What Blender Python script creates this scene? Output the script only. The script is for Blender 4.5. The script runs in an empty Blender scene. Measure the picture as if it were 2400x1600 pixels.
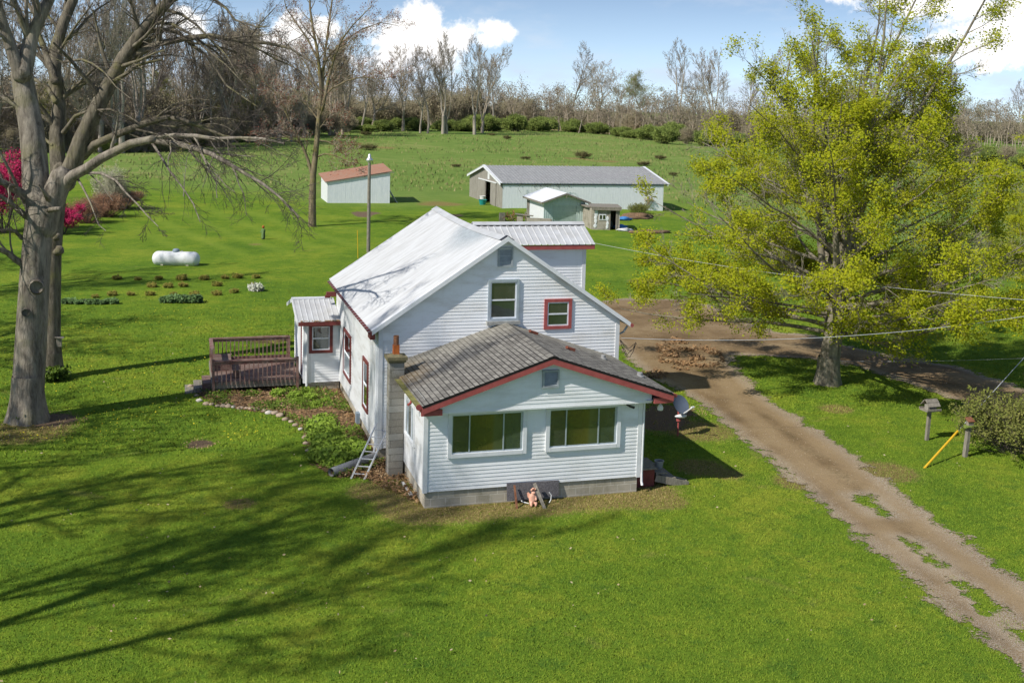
import bpy, math, random
import numpy as np
from mathutils import Vector, Matrix, noise as mnoise

SC = bpy.context.scene
COL = SC.collection
PI = math.pi
rnd = random.Random(7)

# ------------------------------------------------------------------ camera model
CX, CY, CZ = -6.037, -27.509, 10.112
YAW, PITCH, ROLL, F = 0.292, 0.111, 0.027, 2595.475
PX, PY = 1200.0, 538.314
CAM = Vector((CX, CY, CZ))
_r0 = Vector((math.cos(YAW), -math.sin(YAW), 0)); _f0 = Vector((math.sin(YAW), math.cos(YAW), 0)); _z = Vector((0, 0, 1))
_f2 = _f0 * math.cos(PITCH) - _z * math.sin(PITCH); _u2 = _z * math.cos(PITCH) + _f0 * math.sin(PITCH)
_c, _s = math.cos(ROLL), math.sin(ROLL)
# photo axes x right, y down; the picture is rolled by ROLL
CR = _r0 * _c + _u2 * _s          # image right
CU = _u2 * _c - _r0 * _s          # image up

def ray(u, v):
    return CR * ((u - PX) / F) - CU * ((v - PY) / F) + _f2

def sm(a, b, t):
    t = min(1.0, max(0.0, (t - a) / (b - a))); return t * t * (3 - 2 * t)

def terr(x, y):
    k = (y - 82) / 9.0
    s = 9.0 * (math.log1p(math.exp(k)) if k < 30 else k)
    cap = 185.0
    if s > cap: s = cap + min(s - cap, 70) * .42 + max(0, s - cap - 70) * 0.10
    fx = 0.55 + 0.45 * sm(-60, 12, x) - 0.62 * sm(62, 165, x)
    z = -0.45 + 0.0225 * s * max(fx, .3)
    w = sm(30, 60, y + abs(x - 4) * .6)
    z -= .5 * sm(31, 46, x) * sm(66, 78, y) * (1 - sm(95, 140, y))
    z += w * 0.25 * mnoise.noise(Vector((x * .035, y * .035, 3)))
    z += 0.02 * mnoise.noise(Vector((x * .6, y * .6, 1)))
    return z

def gp(u, v, extra=0.0):
    d = ray(u, v); t = 8.0
    while t < 3000:
        p = CAM + d * t
        if p.z < terr(p.x, p.y) + extra: break
        t *= 1.02
    lo, hi = t / 1.02, t
    for _ in range(30):
        m = (lo + hi) / 2; p = CAM + d * m
        if p.z < terr(p.x, p.y) + extra: hi = m
        else: lo = m
    return CAM + d * hi

def atx(u, v, x): d = ray(u, v); return CAM + d * ((x - CX) / d.x)
def aty(u, v, y): d = ray(u, v); return CAM + d * ((y - CY) / d.y)
def atz(u, v, z): d = ray(u, v); return CAM + d * ((z - CZ) / d.z)
def att(u, v, t): return CAM + ray(u, v) * t
def depth(p): return (Vector(p) - CAM).dot(_f2)

# ------------------------------------------------------------------ tagging
def tag(o, label=None, cat=None, group=None, kind=None):
    if label: o['label'] = label
    if cat: o['category'] = cat
    if group: o['group'] = group
    if kind: o['kind'] = kind
    return o

def thing(name, label, cat, loc=(0, 0, 0), group=None):
    o = bpy.data.objects.new(name, None); COL.objects.link(o)
    o.empty_display_size = .2; o.location = loc
    return tag(o, label, cat, group)

def wloc(o):
    v = Vector((0, 0, 0))
    while o is not None: v += Vector(o.location); o = o.parent
    return v

def copy_tree(o, parent=None):
    c = o.copy(); COL.objects.link(c); c.parent = parent
    for ch in list(o.children): copy_tree(ch, c)
    return c

# ------------------------------------------------------------------ mesh builder
class MB:
    def __init__(s): s.v = []; s.f = []; s.uv = []; s.has_uv = False; s.col = []
    def face(s, pts, uv=None):
        n = len(s.v); s.v.extend([tuple(p) for p in pts]); s.f.append(tuple(range(n, n + len(pts))))
        if uv: s.has_uv = True; s.uv.extend(uv)
        else: s.uv.extend([(0, 0)] * len(pts))
    def box(s, x0, y0, z0, x1, y1, z1):
        n = len(s.v)
        s.v += [(x0, y0, z0), (x1, y0, z0), (x1, y1, z0), (x0, y1, z0), (x0, y0, z1), (x1, y0, z1), (x1, y1, z1), (x0, y1, z1)]
        for q in ((0, 3, 2, 1), (4, 5, 6, 7), (0, 1, 5, 4), (1, 2, 6, 5), (2, 3, 7, 6), (3, 0, 4, 7)):
            s.f.append(tuple(n + i for i in q)); 
            pts = [Vector(s.v[n + i]) for i in q]
            nn = (pts[1] - pts[0]).cross(pts[2] - pts[0])
            ax = max(range(3), key=lambda k: abs(nn[k]))
            a, b = ((1, 2), (0, 2), (0, 1))[ax]
            s.uv += [(p[a], p[b]) for p in pts]; s.has_uv = True
        return s
    def bar(s, p, q, w, h, up=(0, 0, 1)):
        p, q = Vector(p), Vector(q); d = (q - p).normalized(); up = Vector(up)
        sd = d.cross(up)
        if sd.length < 1e-4: sd = d.cross(Vector((1, 0, 0)))
        sd.normalize(); u = sd.cross(d).normalized()
        n = len(s.v)
        for e in (p, q):
            for a, b in ((-1, -1), (1, -1), (1, 1), (-1, 1)):
                s.v.append(tuple(e + sd * (a * w / 2) + u * (b * h / 2)))
        for k in ((3, 2, 1, 0), (4, 5, 6, 7), (0, 1, 5, 4), (1, 2, 6, 5), (2, 3, 7, 6), (3, 0, 4, 7)):
            s.f.append(tuple(n + i for i in k)); s.uv += [(0, 0)] * 4
        return s
    def slab(s, a, b, c, d, th):
        a, b, c, d = map(Vector, (a, b, c, d)); nn = (b - a).cross(d - a).normalized() * th
        n = len(s.v); s.v += [tuple(p) for p in (a, b, c, d, a - nn, b - nn, c - nn, d - nn)]
        L = (b - a).length; H = (d - a).length
        for k in ((0, 1, 2, 3), (7, 6, 5, 4), (0, 4, 5, 1), (1, 5, 6, 2), (2, 6, 7, 3), (3, 7, 4, 0)):
            s.f.append(tuple(n + i for i in k)); s.uv += [(0, 0), (L, 0), (L, H), (0, H)]
        s.has_uv = True
        return s
    def tube(s, pts, rad, sides=8, cap=True):
        pts = [Vector(p) for p in pts]; m = len(pts); n0 = len(s.v)
        t = (pts[1] - pts[0]).normalized()
        a = t.orthogonal().normalized()
        for i, p in enumerate(pts):
            if i < m - 1: t2 = pts[i + 1] - p
            else: t2 = p - pts[i - 1]
            if i > 0 and i < m - 1: t2 = (pts[i + 1] - pts[i - 1])
            t2 = t2.normalized() if t2.length > 1e-9 else t
            a = (a - t2 * a.dot(t2))
            a = a.normalized() if a.length > 1e-6 else t2.orthogonal().normalized()
            b = t2.cross(a); r = rad[i] if hasattr(rad, '__len__') else rad
            for k in range(sides):
                an = 2 * PI * k / sides
                s.v.append(tuple(p + a * (r * math.cos(an)) + b * (r * math.sin(an))))
            t = t2
        for i in range(m - 1):
            for k in range(sides):
                k2 = (k + 1) % sides; q = n0 + i * sides
                s.f.append((q + k, q + k2, q + sides + k2, q + sides + k)); s.uv += [(0, 0)] * 4
        if cap:
            s.f.append(tuple(n0 + k for k in range(sides))[::-1]); s.uv += [(0, 0)] * sides
            s.f.append(tuple(n0 + (m - 1) * sides + k for k in range(sides))); s.uv += [(0, 0)] * sides
        return s
    def lathe(s, c, prof, sides=20, axis='z'):
        c = Vector(c); n0 = len(s.v)
        for r, h in prof:
            for k in range(sides):
                an = 2 * PI * k / sides; x, y = r * math.cos(an), r * math.sin(an)
                if axis == 'z': s.v.append((c.x + x, c.y + y, c.z + h))
                elif axis == 'x': s.v.append((c.x + h, c.y + x, c.z + y))
                else: s.v.append((c.x + x, c.y + h, c.z + y))
        for i in range(len(prof) - 1):
            for k in range(sides):
                k2 = (k + 1) % sides; q = n0 + i * sides
                s.f.append((q + k, q + k2, q + sides + k2, q + sides + k)); s.uv += [(0, 0)] * 4
        return s
    def blob(s, c, r, seed=0, amp=.25, nu=8, nv=6):
        """an uneven rounded lump"""
        c = Vector(c); n0 = len(s.v)
        for j in range(nv + 1):
            th = PI * j / nv
            for i in range(nu):
                ph = 2 * PI * i / nu
                d = Vector((math.sin(th) * math.cos(ph), math.sin(th) * math.sin(ph), math.cos(th)))
                k = 1 + amp * mnoise.noise(d * 1.7 + Vector((seed, seed * .7, 0)))
                s.v.append((c.x + d.x * r[0] * k, c.y + d.y * r[1] * k, c.z + d.z * r[2] * k))
        for j in range(nv):
            for i in range(nu):
                i2 = (i + 1) % nu; q = n0 + j * nu
                s.f.append((q + i, q + nu + i, q + nu + i2, q + i2)); s.uv += [(0, 0)] * 4
        return s
    def siding(s, o, ux, n, z0, z1, clip, step=.1016, lip=.014):
        """clapboard courses on a wall; clip(z) gives the run (s0, s1) at height z"""
        o, ux, n = Vector(o), Vector(ux), Vector(n); z = z0
        def P(a, zz, off): return o + ux * a + n * off + Vector((0, 0, zz))
        while z < z1 - 1e-4:
            zt = min(z + step, z1)
            a0, a1 = clip(z); b0, b1 = clip(zt)
            if a1 - a0 > .01 and b1 >= b0:
                s.face([P(a0, z, lip), P(a1, z, lip), P(b1, zt, .001), P(b0, zt, .001)])
                s.face([P(a0, z, 0), P(a1, z, 0), P(a1, z, lip), P(a0, z, lip)])
            z = zt
        return s
    def corr(s, o, u, L, vv, H, period, amp, k=4, kind='sin', nv=1, sag=0.0, nrm=None):
        """ribbed sheet metal: ribs run along vv, repeat along u"""
        o, u, vv = Vector(o), Vector(u).normalized(), Vector(vv).normalized()
        nrm = Vector(nrm).normalized() if nrm else u.cross(vv).normalized()
        if nrm.z < 0: nrm = -nrm
        ss = []
        if kind == 'sin':
            N = max(2, int(L / period * k))
            ss = [(L * i / N, amp * math.sin(2 * PI * (L * i / N) / period)) for i in range(N + 1)]
        else:
            x = 0.0
            while x < L:
                for dx, h in ((0, 0), (.018, amp), (.04, amp), (.058, 0)):
                    if x + dx < L: ss.append((x + dx, h))
                x += period
            ss.append((L, 0))
        n0 = len(s.v); m = len(ss)
        for j in range(nv + 1):
            for a, h in ss:
                t = a / L
                p = o + u * a + vv * (H * j / nv) + nrm * h
                p.z -= sag * math.sin(PI * t) * (1 - .6 * j / nv)
                s.v.append(tuple(p))
        for j in range(nv):
            for i in range(m - 1):
                q = n0 + j * m + i
                s.f.append((q, q + 1, q + m + 1, q + m)); s.uv += [(0, 0)] * 4
        return s
    def each(s, name, mat, parent=None, smooth=False, label=None):
        """one object for every piece added since the last cut()"""
        out = []
        for v, f, uv in getattr(s, 'pieces', []):
            m = MB(); m.v, m.f, m.uv, m.has_uv = v, f, uv, s.has_uv; out.append(m.build(name, mat, parent, smooth))
        return out
    def cut(s):
        if not hasattr(s, 'pieces'): s.pieces = []
        s.pieces.append((s.v, s.f, s.uv)); s.v, s.f, s.uv = [], [], []
    def build(s, name, mat, parent=None, smooth=False):
        me = bpy.data.meshes.new(name)
        v = np.array(s.v, dtype=np.float64).reshape(-1, 3)
        if parent is not None:
            w = wloc(parent); v = v - np.array([w.x, w.y, w.z])
        nl = np.array([len(f) for f in s.f], dtype=np.int32)
        li = np.fromiter((i for f in s.f for i in f), dtype=np.int32, count=int(nl.sum()))
        me.vertices.add(len(v)); me.vertices.foreach_set('co', v.ravel().astype(np.float32))
        me.loops.add(len(li)); me.loops.foreach_set('vertex_index', li)
        me.polygons.add(len(nl)); st = np.zeros(len(nl), dtype=np.int32); st[1:] = np.cumsum(nl)[:-1]
        me.polygons.foreach_set('loop_start', st); me.polygons.foreach_set('loop_total', nl)
        me.polygons.foreach_set('use_smooth', np.full(len(nl), smooth, dtype=bool))
        if s.has_uv:
            ul = me.uv_layers.new(name='UVMap')
            ul.data.foreach_set('uv', np.array(s.uv, dtype=np.float32).ravel())
        me.update(calc_edges=True); me.validate()
        me.materials.append(mat)
        o = bpy.data.objects.new(name, me); COL.objects.link(o)
        if parent is not None: o.parent = parent
        return o

def mesh_np(name, v, f, mat, parent=None, attrs=None, smooth=False):
    me = bpy.data.meshes.new(name); v = np.asarray(v, dtype=np.float32); f = np.asarray(f, dtype=np.int32)
    k = f.shape[1]
    me.vertices.add(len(v)); me.vertices.foreach_set('co', v.ravel())
    me.loops.add(f.size); me.loops.foreach_set('vertex_index', f.ravel())
    me.polygons.add(len(f)); me.polygons.foreach_set('loop_start', np.arange(0, f.size, k, dtype=np.int32)); me.polygons.foreach_set('loop_total', np.full(len(f), k, dtype=np.int32))
    me.polygons.foreach_set('use_smooth', np.full(len(f), smooth, dtype=bool))
    for n, a in (attrs or {}).items():
        at = me.attributes.new(n, 'FLOAT', 'POINT'); at.data.foreach_set('value', np.asarray(a, dtype=np.float32))
    me.update(calc_edges=True)
    me.materials.append(mat)
    o = bpy.data.objects.new(name, me); COL.objects.link(o)
    if parent is not None: o.parent = parent
    return o

# ------------------------------------------------------------------ materials
class NT:
    def __init__(s, name):
        s.m = bpy.data.materials.new(name); s.m.use_nodes = True
        s.t = s.m.node_tree; s.t.nodes.clear()
        s.out = s.n('ShaderNodeOutputMaterial')
    def n(s, typ, **kw):
        o = s.t.nodes.new(typ)
        for k, v in kw.items(): setattr(o, k, v)
        return o
    def l(s, a, b): s.t.links.new(a, b)
    def noise(s, scale, detail=4, rough=.6, vec=None, dist=0.0):
        o = s.n('ShaderNodeTexNoise'); o.inputs['Scale'].default_value = scale; o.inputs['Detail'].default_value = detail
        o.inputs['Roughness'].default_value = rough; o.inputs['Distortion'].default_value = dist
        if vec is not None: s.l(vec, o.inputs['Vector'])
        return o.outputs['Fac']
    def coord(s, which='Object', scale=(1, 1, 1), rot=(0, 0, 0)):
        c = s.n('ShaderNodeTexCoord'); mp = s.n('ShaderNodeMapping'); mp.inputs['Scale'].default_value = scale; mp.inputs['Rotation'].default_value = rot
        s.l(c.outputs[which], mp.inputs['Vector']); return mp.outputs['Vector']
    def ramp(s, fac, stops):
        r = s.n('ShaderNodeValToRGB'); e = r.color_ramp.elements
        while len(e) < len(stops): e.new(.5)
        for k, (p, c) in enumerate(stops): e[k].position = p; e[k].color = (*c, 1)
        s.l(fac, r.inputs['Fac']); return r.outputs['Color']
    def mapr(s, fac, a, b, c=0.0, d=1.0):
        o = s.n('ShaderNodeMapRange', interpolation_type='SMOOTHSTEP'); s.l(fac, o.inputs['Value'])
        for k, v in zip(('From Min', 'From Max', 'To Min', 'To Max'), (a, b, c, d)): o.inputs[k].default_value = v
        return o.outputs['Result']
    def math(s, op, a, b=0.0, clamp=False):
        o = s.n('ShaderNodeMath', operation=op); o.use_clamp = clamp
        for i, x in enumerate((a, b)):
            if isinstance(x, (int, float)): o.inputs[i].default_value = x
            else: s.l(x, o.inputs[i])
        return o.outputs[0]
    def mix(s, fac, a, b, blend='MIX'):
        o = s.n('ShaderNodeMix', data_type='RGBA', blend_type=blend)
        for i, x in ((0, fac), (6, a), (7, b)):
            if isinstance(x, (int, float)): o.inputs[i].default_value = x
            elif isinstance(x, tuple): o.inputs[i].default_value = (*x, 1)
            else: s.l(x, o.inputs[i])
        return o.outputs[2]
    def attr(s, name):
        o = s.n('ShaderNodeAttribute'); o.attribute_name = name; return o
    def bump(s, h, strength=.3, dist=.02):
        o = s.n('ShaderNodeBump'); o.inputs['Strength'].default_value = strength; o.inputs['Distance'].default_value = dist
        s.l(h, o.inputs['Height']); return o.outputs['Normal']
    def soft_normal(s, k, up=(-.25, -.12, 1.0)):
        """brightening for foliage: bend the shading normal part-way to the sky"""
        g = s.n('ShaderNodeNewGeometry').outputs['Normal']; m = s.n('ShaderNodeMix', data_type='VECTOR'); m.inputs[0].default_value = k
        s.l(g, m.inputs[4]); m.inputs[5].default_value = up
        v = s.n('ShaderNodeVectorMath', operation='NORMALIZE'); s.l(m.outputs[1], v.inputs[0]); return v.outputs[0]
    def bsdf(s, col, rough=.7, metal=0.0, normal=None, spec=.3, out=True):
        b = s.n('ShaderNodeBsdfPrincipled')
        if isinstance(col, tuple): b.inputs['Base Color'].default_value = (*col, 1)
        else: s.l(col, b.inputs['Base Color'])
        if isinstance(rough, (int, float)): b.inputs['Roughness'].default_value = rough
        else: s.l(rough, b.inputs['Roughness'])
        b.inputs['Metallic'].default_value = metal; b.inputs['Specular IOR Level'].default_value = spec
        if normal is not None: s.l(normal, b.inputs['Normal'])
        if out: s.l(b.outputs[0], s.out.inputs[0])
        return b

def simple(name, c1, c2=None, scale=3, rough=.7, metal=0, bump=0, stretch=(1, 1, 1), spec=.3, lo=.35, hi=.65, detail=6):
    t = NT(name); v = t.coord('Object', stretch)
    if c2 is None: c2 = tuple(x * .8 for x in c1)
    f = t.noise(scale, detail, .65, v)
    col = t.ramp(f, [(lo, c1), (hi, c2)])
    t.bsdf(col, rough, metal, t.bump(f, bump, .02) if bump else None, spec)
    return t.m

def leafmat(name, cols, rough=.6, trans=.35, scale=1.5):
    """foliage: colour varies per clump and per leaf, light comes through"""
    t = NT(name); v = t.coord('Object')
    f1 = t.noise(scale, 2, .5, v); g = t.n('ShaderNodeNewGeometry').outputs['Random Per Island']
    f = t.math('ADD', t.math('MULTIPLY', f1, .6), t.math('MULTIPLY', g, .4))
    k = len(cols); col = t.ramp(f, [(.25 + .5 * i / max(1, k - 1), c) for i, c in enumerate(cols)])
    b = t.bsdf(col, rough, 0, t.soft_normal(.65), .15, out=False)
    tr = t.n('ShaderNodeBsdfTranslucent'); t.l(col, tr.inputs[0])
    mx = t.n('ShaderNodeMixShader'); mx.inputs[0].default_value = trans
    t.l(b.outputs[0], mx.inputs[1]); t.l(tr.outputs[0], mx.inputs[2]); t.l(mx.outputs[0], t.out.inputs[0])
    return t.m

M = {}
# ------------------------------------------------------------------ materials of the place
def siding_mat(name, base, dirt):
    t = NT(name); v = t.coord('Object', (.6, .6, 2.2)); f = t.noise(1.1, 8, .7, v)
    v2 = t.coord('Object', (6, 6, .4)); f2 = t.noise(1.0, 5, .7, v2)
    c = t.mix(t.mapr(f, .43, .72), base, dirt); c = t.mix(t.math('MULTIPLY', t.mapr(f2, .52, .75), .35), c, dirt)
    t.bsdf(c, .55, 0, None, .3); return t.m
M['siding'] = siding_mat('vinyl_siding', (.88, .89, .90), (.72, .72, .70))
M['siding_old'] = siding_mat('aged_siding', (.87, .88, .89), (.70, .68, .64)); M['siding_side'] = siding_mat('sunny_side_siding', (.66, .67, .675), (.46, .45, .42))  # side-wall copy darkened so full sun does not burn it white
M['trim'] = simple('white_trim', (.80, .81, .82), (.70, .71, .72), 4, .45)
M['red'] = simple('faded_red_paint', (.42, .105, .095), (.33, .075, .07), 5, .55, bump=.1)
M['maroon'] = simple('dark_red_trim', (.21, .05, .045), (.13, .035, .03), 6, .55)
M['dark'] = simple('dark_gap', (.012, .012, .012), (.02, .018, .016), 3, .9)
M['vent'] = simple('grey_vent_paint', (.40, .44, .46), (.28, .31, .33), 5, .6)
M['steel_roof'] = simple('white_metal_roof', (.56, .57, .58), (.40, .40, .395), 1.5, .42, 0.0, stretch=(.22, 3.2, 1), spec=.35, lo=.40, hi=.74, detail=10)
M['wing_metal'] = simple('white_ribbed_roof', (.56, .57, .58), (.46, .46, .45), 2.5, .4, spec=.35)
M['galv'] = simple('dull_galvanised_metal', (.34, .34, .335), (.23, .23, .228), 3, .5, .0, spec=.4)
M['gutter_moss'] = simple('mossy_gutter', (.26, .25, .08), (.14, .13, .05), 7, .8, bump=.3)
M['mesh_dark'] = simple('gutter_shadow', (.06, .04, .035), (.12, .08, .07), 20, .9)
M['alu'] = simple('aluminium', (.72, .73, .74), (.55, .56, .58), 6, .35, .5, spec=.5)

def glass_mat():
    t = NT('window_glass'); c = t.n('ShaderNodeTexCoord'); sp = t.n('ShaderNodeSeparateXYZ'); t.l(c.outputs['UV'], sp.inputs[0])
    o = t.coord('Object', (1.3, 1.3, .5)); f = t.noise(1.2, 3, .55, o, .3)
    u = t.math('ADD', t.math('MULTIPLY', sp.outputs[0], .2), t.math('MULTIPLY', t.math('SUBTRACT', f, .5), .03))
    # lawn reflection and dim curtained room painted into panes: grey sides, olive middle
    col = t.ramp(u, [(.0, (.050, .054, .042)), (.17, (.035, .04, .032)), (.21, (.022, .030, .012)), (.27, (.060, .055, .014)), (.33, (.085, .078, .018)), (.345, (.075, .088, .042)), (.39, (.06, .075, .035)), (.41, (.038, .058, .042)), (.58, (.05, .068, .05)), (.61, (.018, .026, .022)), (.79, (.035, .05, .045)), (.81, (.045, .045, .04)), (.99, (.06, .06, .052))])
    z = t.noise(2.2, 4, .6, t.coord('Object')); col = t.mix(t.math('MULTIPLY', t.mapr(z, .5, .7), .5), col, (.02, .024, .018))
    b = t.bsdf(col, .2, 0, None, .5, out=False)
    g = t.n('ShaderNodeBsdfGlossy'); g.inputs['Color'].default_value = (.85, .9, .9, 1); g.inputs['Roughness'].default_value = .02
    w_ = t.noise(1.4, 2, .5, t.coord('Object')); t.l(t.bump(w_, .12, .05), g.inputs['Normal'])
    fr = t.n('ShaderNodeFresnel'); fr.inputs['IOR'].default_value = 1.55
    k = t.math('ADD', fr.outputs[0], .06, True)
    mx = t.n('ShaderNodeMixShader'); t.l(k, mx.inputs[0]); t.l(b.outputs[0], mx.inputs[1]); t.l(g.outputs[0], mx.inputs[2]); t.l(mx.outputs[0], t.out.inputs[0])
    return t.m
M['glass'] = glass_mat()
M['sash'] = simple('white_window_sash', (.78, .80, .83), (.7, .72, .75), 5, .4)
M['sash_blue'] = simple('bare_metal_sash', (.52, .58, .65), (.42, .48, .54), 5, .3, .4)
M['sill'] = simple('weathered_sill', (.42, .42, .39), (.27, .27, .25), 9, .85, bump=.2)

def uvtex(t):
    c = t.n('ShaderNodeTexCoord'); return c.outputs['UV']
def shingle_mat():
    t = NT('asphalt_shingles'); uv = uvtex(t)
    b = t.n('ShaderNodeTexBrick'); t.l(uv, b.inputs['Vector']); b.offset = .5; b.squash = 1
    b.inputs['Scale'].default_value = 1; b.inputs['Brick Width'].default_value = .337; b.inputs['Row Height'].default_value = .14
    b.inputs['Mortar Size'].default_value = .014; b.inputs['Mortar Smooth'].default_value = .2; b.inputs['Bias'].default_value = 0
    b.inputs['Color1'].default_value = (.27, .255, .225, 1); b.inputs['Color2'].default_value = (.145, .136, .122, 1); b.inputs['Mortar'].default_value = (.035, .032, .03, 1)
    o = t.coord('Object'); f = t.noise(.55, 6, .65, o); g = t.noise(60, 2, .6, o); h = t.noise(2.5, 5, .7, o)
    c = t.mix(t.mapr(f, .45, .7), b.outputs['Color'], (.20, .19, .165)); 
    c = t.mix(.78, c, b.outputs['Color'])
    c = t.mix(t.math('MULTIPLY', t.mapr(h, .5, .75), .45), c, (.30, .285, .245))
    sx = t.n('ShaderNodeSeparateXYZ'); t.l(o, sx.inputs[0])
    le = t.mapr(t.math('ADD', sx.outputs[0], t.math('MULTIPLY', h, 1.2)), -1.4, -2.7)
    bk = t.mapr(t.math('ADD', sx.outputs[1], t.math('MULTIPLY', h, 1.6)), -.6, 1.0)
    moss = t.math('MULTIPLY', le, t.mapr(t.math('ADD', sx.outputs[1], h), -2.6, -.6))
    c = t.mix(t.math('MULTIPLY', moss, .65), c, (.26, .17, .06))
    c = t.mix(t.math('MULTIPLY', bk, .45), c, (.36, .34, .28))
    c = t.mix(t.math('MULTIPLY', t.mapr(g, .5, .8), .3), c, (.26, .25, .23))
    hgt = t.math('ADD', t.math('MULTIPLY', b.outputs['Fac'], -1.0), t.math('MULTIPLY', g, .5))
    t.bsdf(c, .95, 0, t.bump(hgt, .5, .01), .15); return t.m
M['shingle'] = shingle_mat()

def block_mat(name, c1, c2, mort, bw=.406, bh=.203, stain=(.12, .11, .07)):
    t = NT(name); uv = uvtex(t)
    b = t.n('ShaderNodeTexBrick'); t.l(uv, b.inputs['Vector']); b.offset = .5
    b.inputs['Scale'].default_value = 1; b.inputs['Brick Width'].default_value = bw; b.inputs['Row Height'].default_value = bh
    b.inputs['Mortar Size'].default_value = .009; b.inputs['Mortar Smooth'].default_value = .3
    for k, c in (('Color1', c1), ('Color2', c2), ('Mortar', mort)): b.inputs[k].default_value = (*c, 1)
    o = t.coord('Object'); f = t.noise(1.6, 7, .7, o); g = t.noise(28, 3, .6, o)
    c = t.mix(t.math('MULTIPLY', t.mapr(f, .45, .72), .7), b.outputs['Color'], stain)
    c = t.mix(t.math('MULTIPLY', t.mapr(g, .45, .7), .25), c, (.45, .44, .4))
    hgt = t.math('ADD', t.math('MULTIPLY', b.outputs['Fac'], -1.0), t.math('MULTIPLY', g, .6))
    t.bsdf(c, .92, 0, t.bump(hgt, .5, .012), .15); return t.m
M['block'] = block_mat('concrete_block', (.50, .45, .35), (.42, .375, .295), (.64, .60, .51), stain=(.24, .22, .15))
M['chimney_block'] = block_mat('stained_chimney_block', (.34, .33, .30), (.22, .20, .165), (.13, .12, .10), .8)
M['hut_block'] = block_mat('pale_hut_block', (.42, .38, .31), (.36, .32, .26), (.28, .25, .2))
M['stone'] = simple('concrete_cap', (.27, .23, .12), (.16, .14, .08), 9, .95, bump=.5)
M['clay'] = simple('orange_clay_flue', (.50, .135, .03), (.36, .10, .03), 6, .85, bump=.2)
M['rust'] = simple('rusty_iron', (.16, .06, .03), (.28, .13, .07), 8, .85, bump=.2)
M['rust_roof'] = simple('rusty_roofing', (.36, .14, .075), (.33, .24, .18), 2.6, .8, 0, bump=.25, stretch=(1, 3, 1))
M['shed_white'] = simple('chalky_white_board', (.90, .91, .93), (.78, .81, .84), 3, .7, stretch=(3, 3, .5))
M['grey_wood'] = simple('weathered_barn_board', (.38, .35, .30), (.20, .185, .155), 2.5, .9, bump=.5, stretch=(7, 7, .5))
M['old_wood'] = simple('silvered_wood', (.30, .27, .22), (.17, .15, .12), 6, .9, bump=.4, stretch=(3, 3, .7))
M['deck'] = simple('worn_maroon_deck_paint', (.15, .08, .065), (.24, .185, .15), 2.0, .8, bump=.3, stretch=(1.2, 5, 3), lo=.42, hi=.62)
M['deck_red'] = simple('peeling_red_rail_paint', (.19, .085, .07), (.28, .20, .165), 4, .75, bump=.3)
M['teal'] = simple('pale_green_metal', (.52, .62, .60), (.42, .52, .51), 3, .5)
M['barn_white'] = simple('streaked_white_sheet', (.92, .93, .94), (.74, .76, .78), 3, .6, stretch=(4, 4, .4), lo=.4, hi=.75)
M['brick'] = simple('old_red_brick', (.30, .10, .06), (.20, .07, .045), 9, .9, bump=.4)
M['yellow'] = simple('yellow_plastic', (.75, .46, .03), (.66, .38, .02), 3, .5)
M['cable'] = simple('grey_cable', (.58, .59, .60), (.46, .47, .48), 3, .5)
M['black'] = simple('black_plastic', (.015, .015, .016), (.03, .03, .03), 5, .4)
M['dish'] = simple('slate_dish', (.11, .135, .18), (.09, .11, .15), 3, .45)
M['tank'] = simple('chalky_tank_white', (.72, .73, .72), (.40, .40, .36), 2.6, .5, lo=.5, hi=.85)
M['tank_dome'] = simple('grey_dome', (.26, .32, .37), (.2, .25, .3), 3, .5)
M['soil'] = simple('potting_soil', (.03, .024, .02), (.14, .12, .11), 25, .95, bump=.6)
M['cherub'] = simple('peach_plaster', (.80, .46, .33), (.70, .36, .25), 7, .7)
M['roofing_scrap'] = simple('grit_sheet', (.07, .065, .07), (.17, .16, .165), 30, .95, bump=.5, detail=8)
M['rock'] = simple('tan_fieldstone', (.44, .35, .26), (.28, .21, .15), 3.5, .9, bump=.4)
M['gravel'] = simple('drive_gravel', (.38, .31, .22), (.26, .20, .14), 30, .95)
M['rock_pale'] = simple('pale_fieldstone', (.60, .56, .50), (.42, .38, .33), 3.5, .9, bump=.4)
M['blue'] = simple('blue_tarp', (.08, .28, .62), (.05, .18, .42), 4, .5)
M['dish_white'] = simple('white_plastic', (.78, .78, .76), (.68, .68, .66), 4, .5)

def bark(name, c1, c2, moss=None, scale=5.5, amt=.4):
    t = NT(name); v = t.coord('Object', (1, 1, .22)); f = t.noise(scale, 8, .72, v, .4); w = t.noise(scale * 3.5, 5, .7, v, .3)
    c = t.ramp(f, [(.35, c1), (.62, c2)])
    if moss:
        o = t.coord('Object'); q = t.noise(.9, 5, .65, o)
        c = t.mix(t.math('MULTIPLY', t.mapr(q, .48, .66), amt), c, moss)
    h = t.math('ADD', f, t.math('MULTIPLY', w, .6))
    t.bsdf(c, .95, 0, t.bump(h, .9, .05), .1); return t.m
M['bark_oak'] = bark('furrowed_grey_bark', (.095, .08, .064), (.33, .29, .235), (.22, .21, .10), 5.5, .4)
M['bark_mossy'] = bark('mossy_bark', (.07, .06, .045), (.23, .20, .15), (.19, .18, .06), 5.5, .55)
M['bark_maple'] = bark('maple_bark', (.11, .095, .07), (.34, .30, .23), (.20, .20, .09), 5, .35)
M['bark_mid'] = bark('olive_bark', (.10, .08, .05), (.26, .21, .13), (.20, .17, .04), 4, .6)
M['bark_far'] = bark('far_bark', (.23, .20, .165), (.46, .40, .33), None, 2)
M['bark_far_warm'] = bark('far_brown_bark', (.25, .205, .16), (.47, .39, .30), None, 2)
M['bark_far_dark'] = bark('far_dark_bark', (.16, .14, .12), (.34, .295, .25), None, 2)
M['twig_dark'] = simple('dark_twigs', (.055, .045, .038), (.11, .09, .075), 3, .9)
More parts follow.
